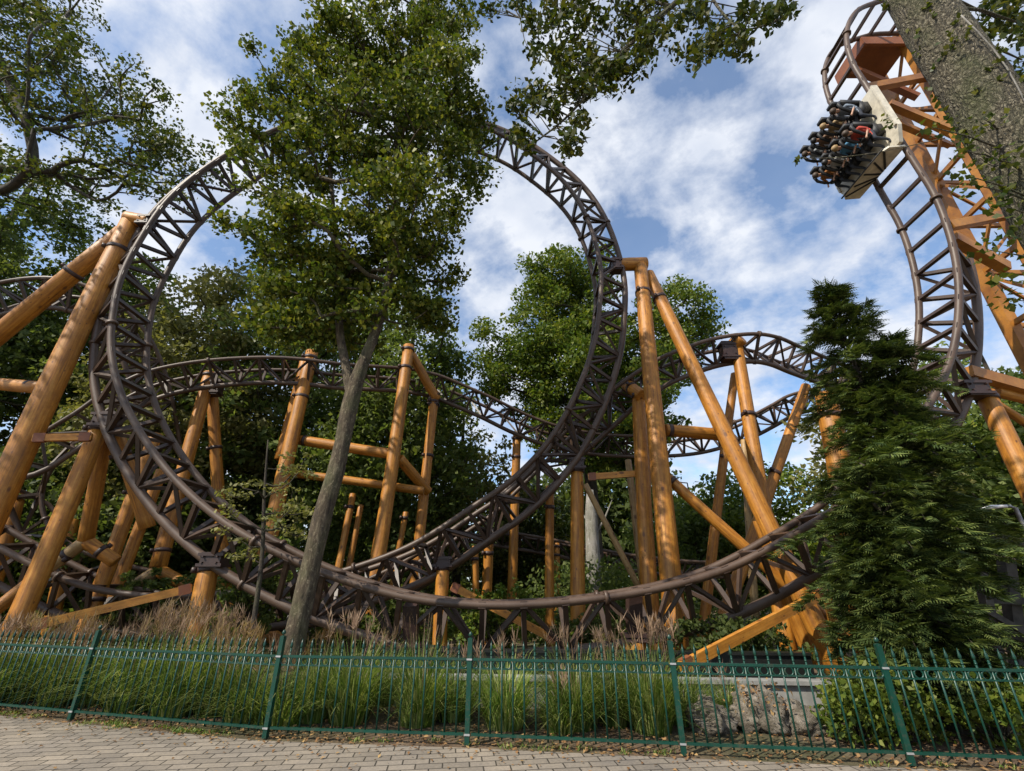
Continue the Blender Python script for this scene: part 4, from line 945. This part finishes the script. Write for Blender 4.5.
for i in range(46):
    x = RNG.choice([RNG.uniform(-8, 5), RNG.uniform(-7.5, -3)]); y = np.interp(x, fx, fy)+RNG.normal()*.05-.03
    for q in range(26):
        a = RNG.uniform(0, 6.28); L_ = RNG.uniform(.02, .075); b = np.array((x+RNG.normal()*.06, y+RNG.normal()*.03, .0)); e = b+np.array((math.cos(a)*L_*.8, math.sin(a)*L_*.8, L_*.8)); s = np.array((-math.sin(a), math.cos(a), 0))*.006
        Vw.append((b-s*.4, (b+e)/2-s, e, (b+e)/2+s))
tag(quads('weeds', np.array(Vw).reshape(-1, 3), GRASS), 'small weeds growing in the joint under the fence', 'weeds', kind='stuff')

# ------------------------------------------------------------------ boulders, low wall, side building
from mathutils import noise as mnoise
def boulder(label, px, Y, sx, sy, sz, seed):
    n1, n2 = 56, 34; m = MB(); vs = []
    for a in range(n2+1):
        for b in range(n1):
            ph = math.pi*a/n2; an = 2*math.pi*b/n1; v = Vector((math.sin(ph)*math.cos(an), math.sin(ph)*math.sin(an), math.cos(ph)))
            f = 1+.42*mnoise.noise(v*1.7+Vector((seed, 0, 0)))+.26*abs(mnoise.noise(v*3.6+Vector((0, seed, 0))))+.14*mnoise.noise(v*8+Vector((seed, 1, 0)))+.09*mnoise.noise(v*19)
            vs.append((v.x*f*sx, v.y*f*sy, v.z*f*sz+sz*.55))
    m.add(vs, [(a*n1+b, (a+1)*n1+b, (a+1)*n1+(b+1) % n1, a*n1+(b+1) % n1) for a in range(n2) for b in range(n1)])
    o = m.build('boulder', STONE); o.location = (X(px, Y, 690), Y, 0); tag(o, label, 'boulder', 'pale boulders behind the fence')
boulder('left boulder of the pale group beside the tall grass clump', 705, 6.9, .25, .24, .20, 1)
boulder('largest pale boulder in the middle of the group', 755, 7.0, .30, .28, .27, 5)
boulder('flatter right boulder of the pale group with leaves round it', 797, 6.9, .26, .24, .18, 9)
def lowwall():
    a = Vector((-2.6, 8.3, 0)); b = Vector((4.9, 7.7, 0)); d = (b-a).normalized(); l = (b-a).length
    t = thing('low_wall', 'low grey concrete trough edge running behind the grass and boulders', 'wall', a)
    k = MB(); k.bar((0, 0, .16), d*l+Vector((0, 0, .16)), .12, .36); k.build('front_slab', CONC, t, False)
    k = MB(); k.bar(Vector((0, 0, .37)), d*l+Vector((0, 0, .37)), .24, .05); k.build('coping', CONC, t, False)
    k = MB(); q = Vector((0, .9, 0)); k.bar(q+Vector((0, 0, .30)), q+d*l+Vector((0, 0, .30)), .12, .60); k.bar(q+Vector((0, 0, .625)), q+d*l+Vector((0, 0, .625)), .2, .04); k.build('void_slab', VOIDM, t, False)  # near-black slab stands for the shaded void behind the front slab
lowwall()
def station():
    b = at(1015, 620, 9.6); base = Vector((b.x, 9.6, 0)); t = thing('timber_trestle', 'weathered grey timber trestle at the right edge behind the conifer', 'trestle', base)
    def bm(nm, p, q, w, h): k = MB(); k.bar(at(*p), at(*q), w, h); k.build(nm, TIMBER, t, False, off=base)
    bm('beam', (985, 540, 9.8), (1080, 556, 9.3), .25, .30); bm('beam', (985, 600, 9.8), (1080, 603, 9.3), .14, .12); bm('beam', (995, 630, 9.8), (1080, 655, 9.3), .12, .12)
    bm('post', (1006, 560, 9.8), (1024, 700, 9.8), .2, .2); bm('brace', (980, 572, 9.6), (1000, 668, 9.6), .15, .15); bm('brace', (985, 610, 9.5), (1050, 648, 9.4), .10, .10); bm('post', (1060, 520, 9.8), (1085, 700, 9.8), .2, .2)
station()
def lamp():
    c = at(1000, 508, 12); base = Vector((c.x, 12, 0)); t = thing('street_lamp', 'white lamp head on a thin pole at the right edge', 'lamp', base)
    k = MB(); k.tube([(c.x+.4, 12, 0), (c.x+.4, 12, c.z), (c.x+.2, 12, c.z+.05)], .05, 10); k.build('pole', GREYM, t, off=base)
    k = MB(); k.tube([c+Vector((-.5, 0, -.03)), c+Vector((-.2, 0, .03)), c+Vector((.3, 0, .05))], [.025, .05, .035], 12); k.build('lamp_shade', WHITE, t, off=base)
lamp()
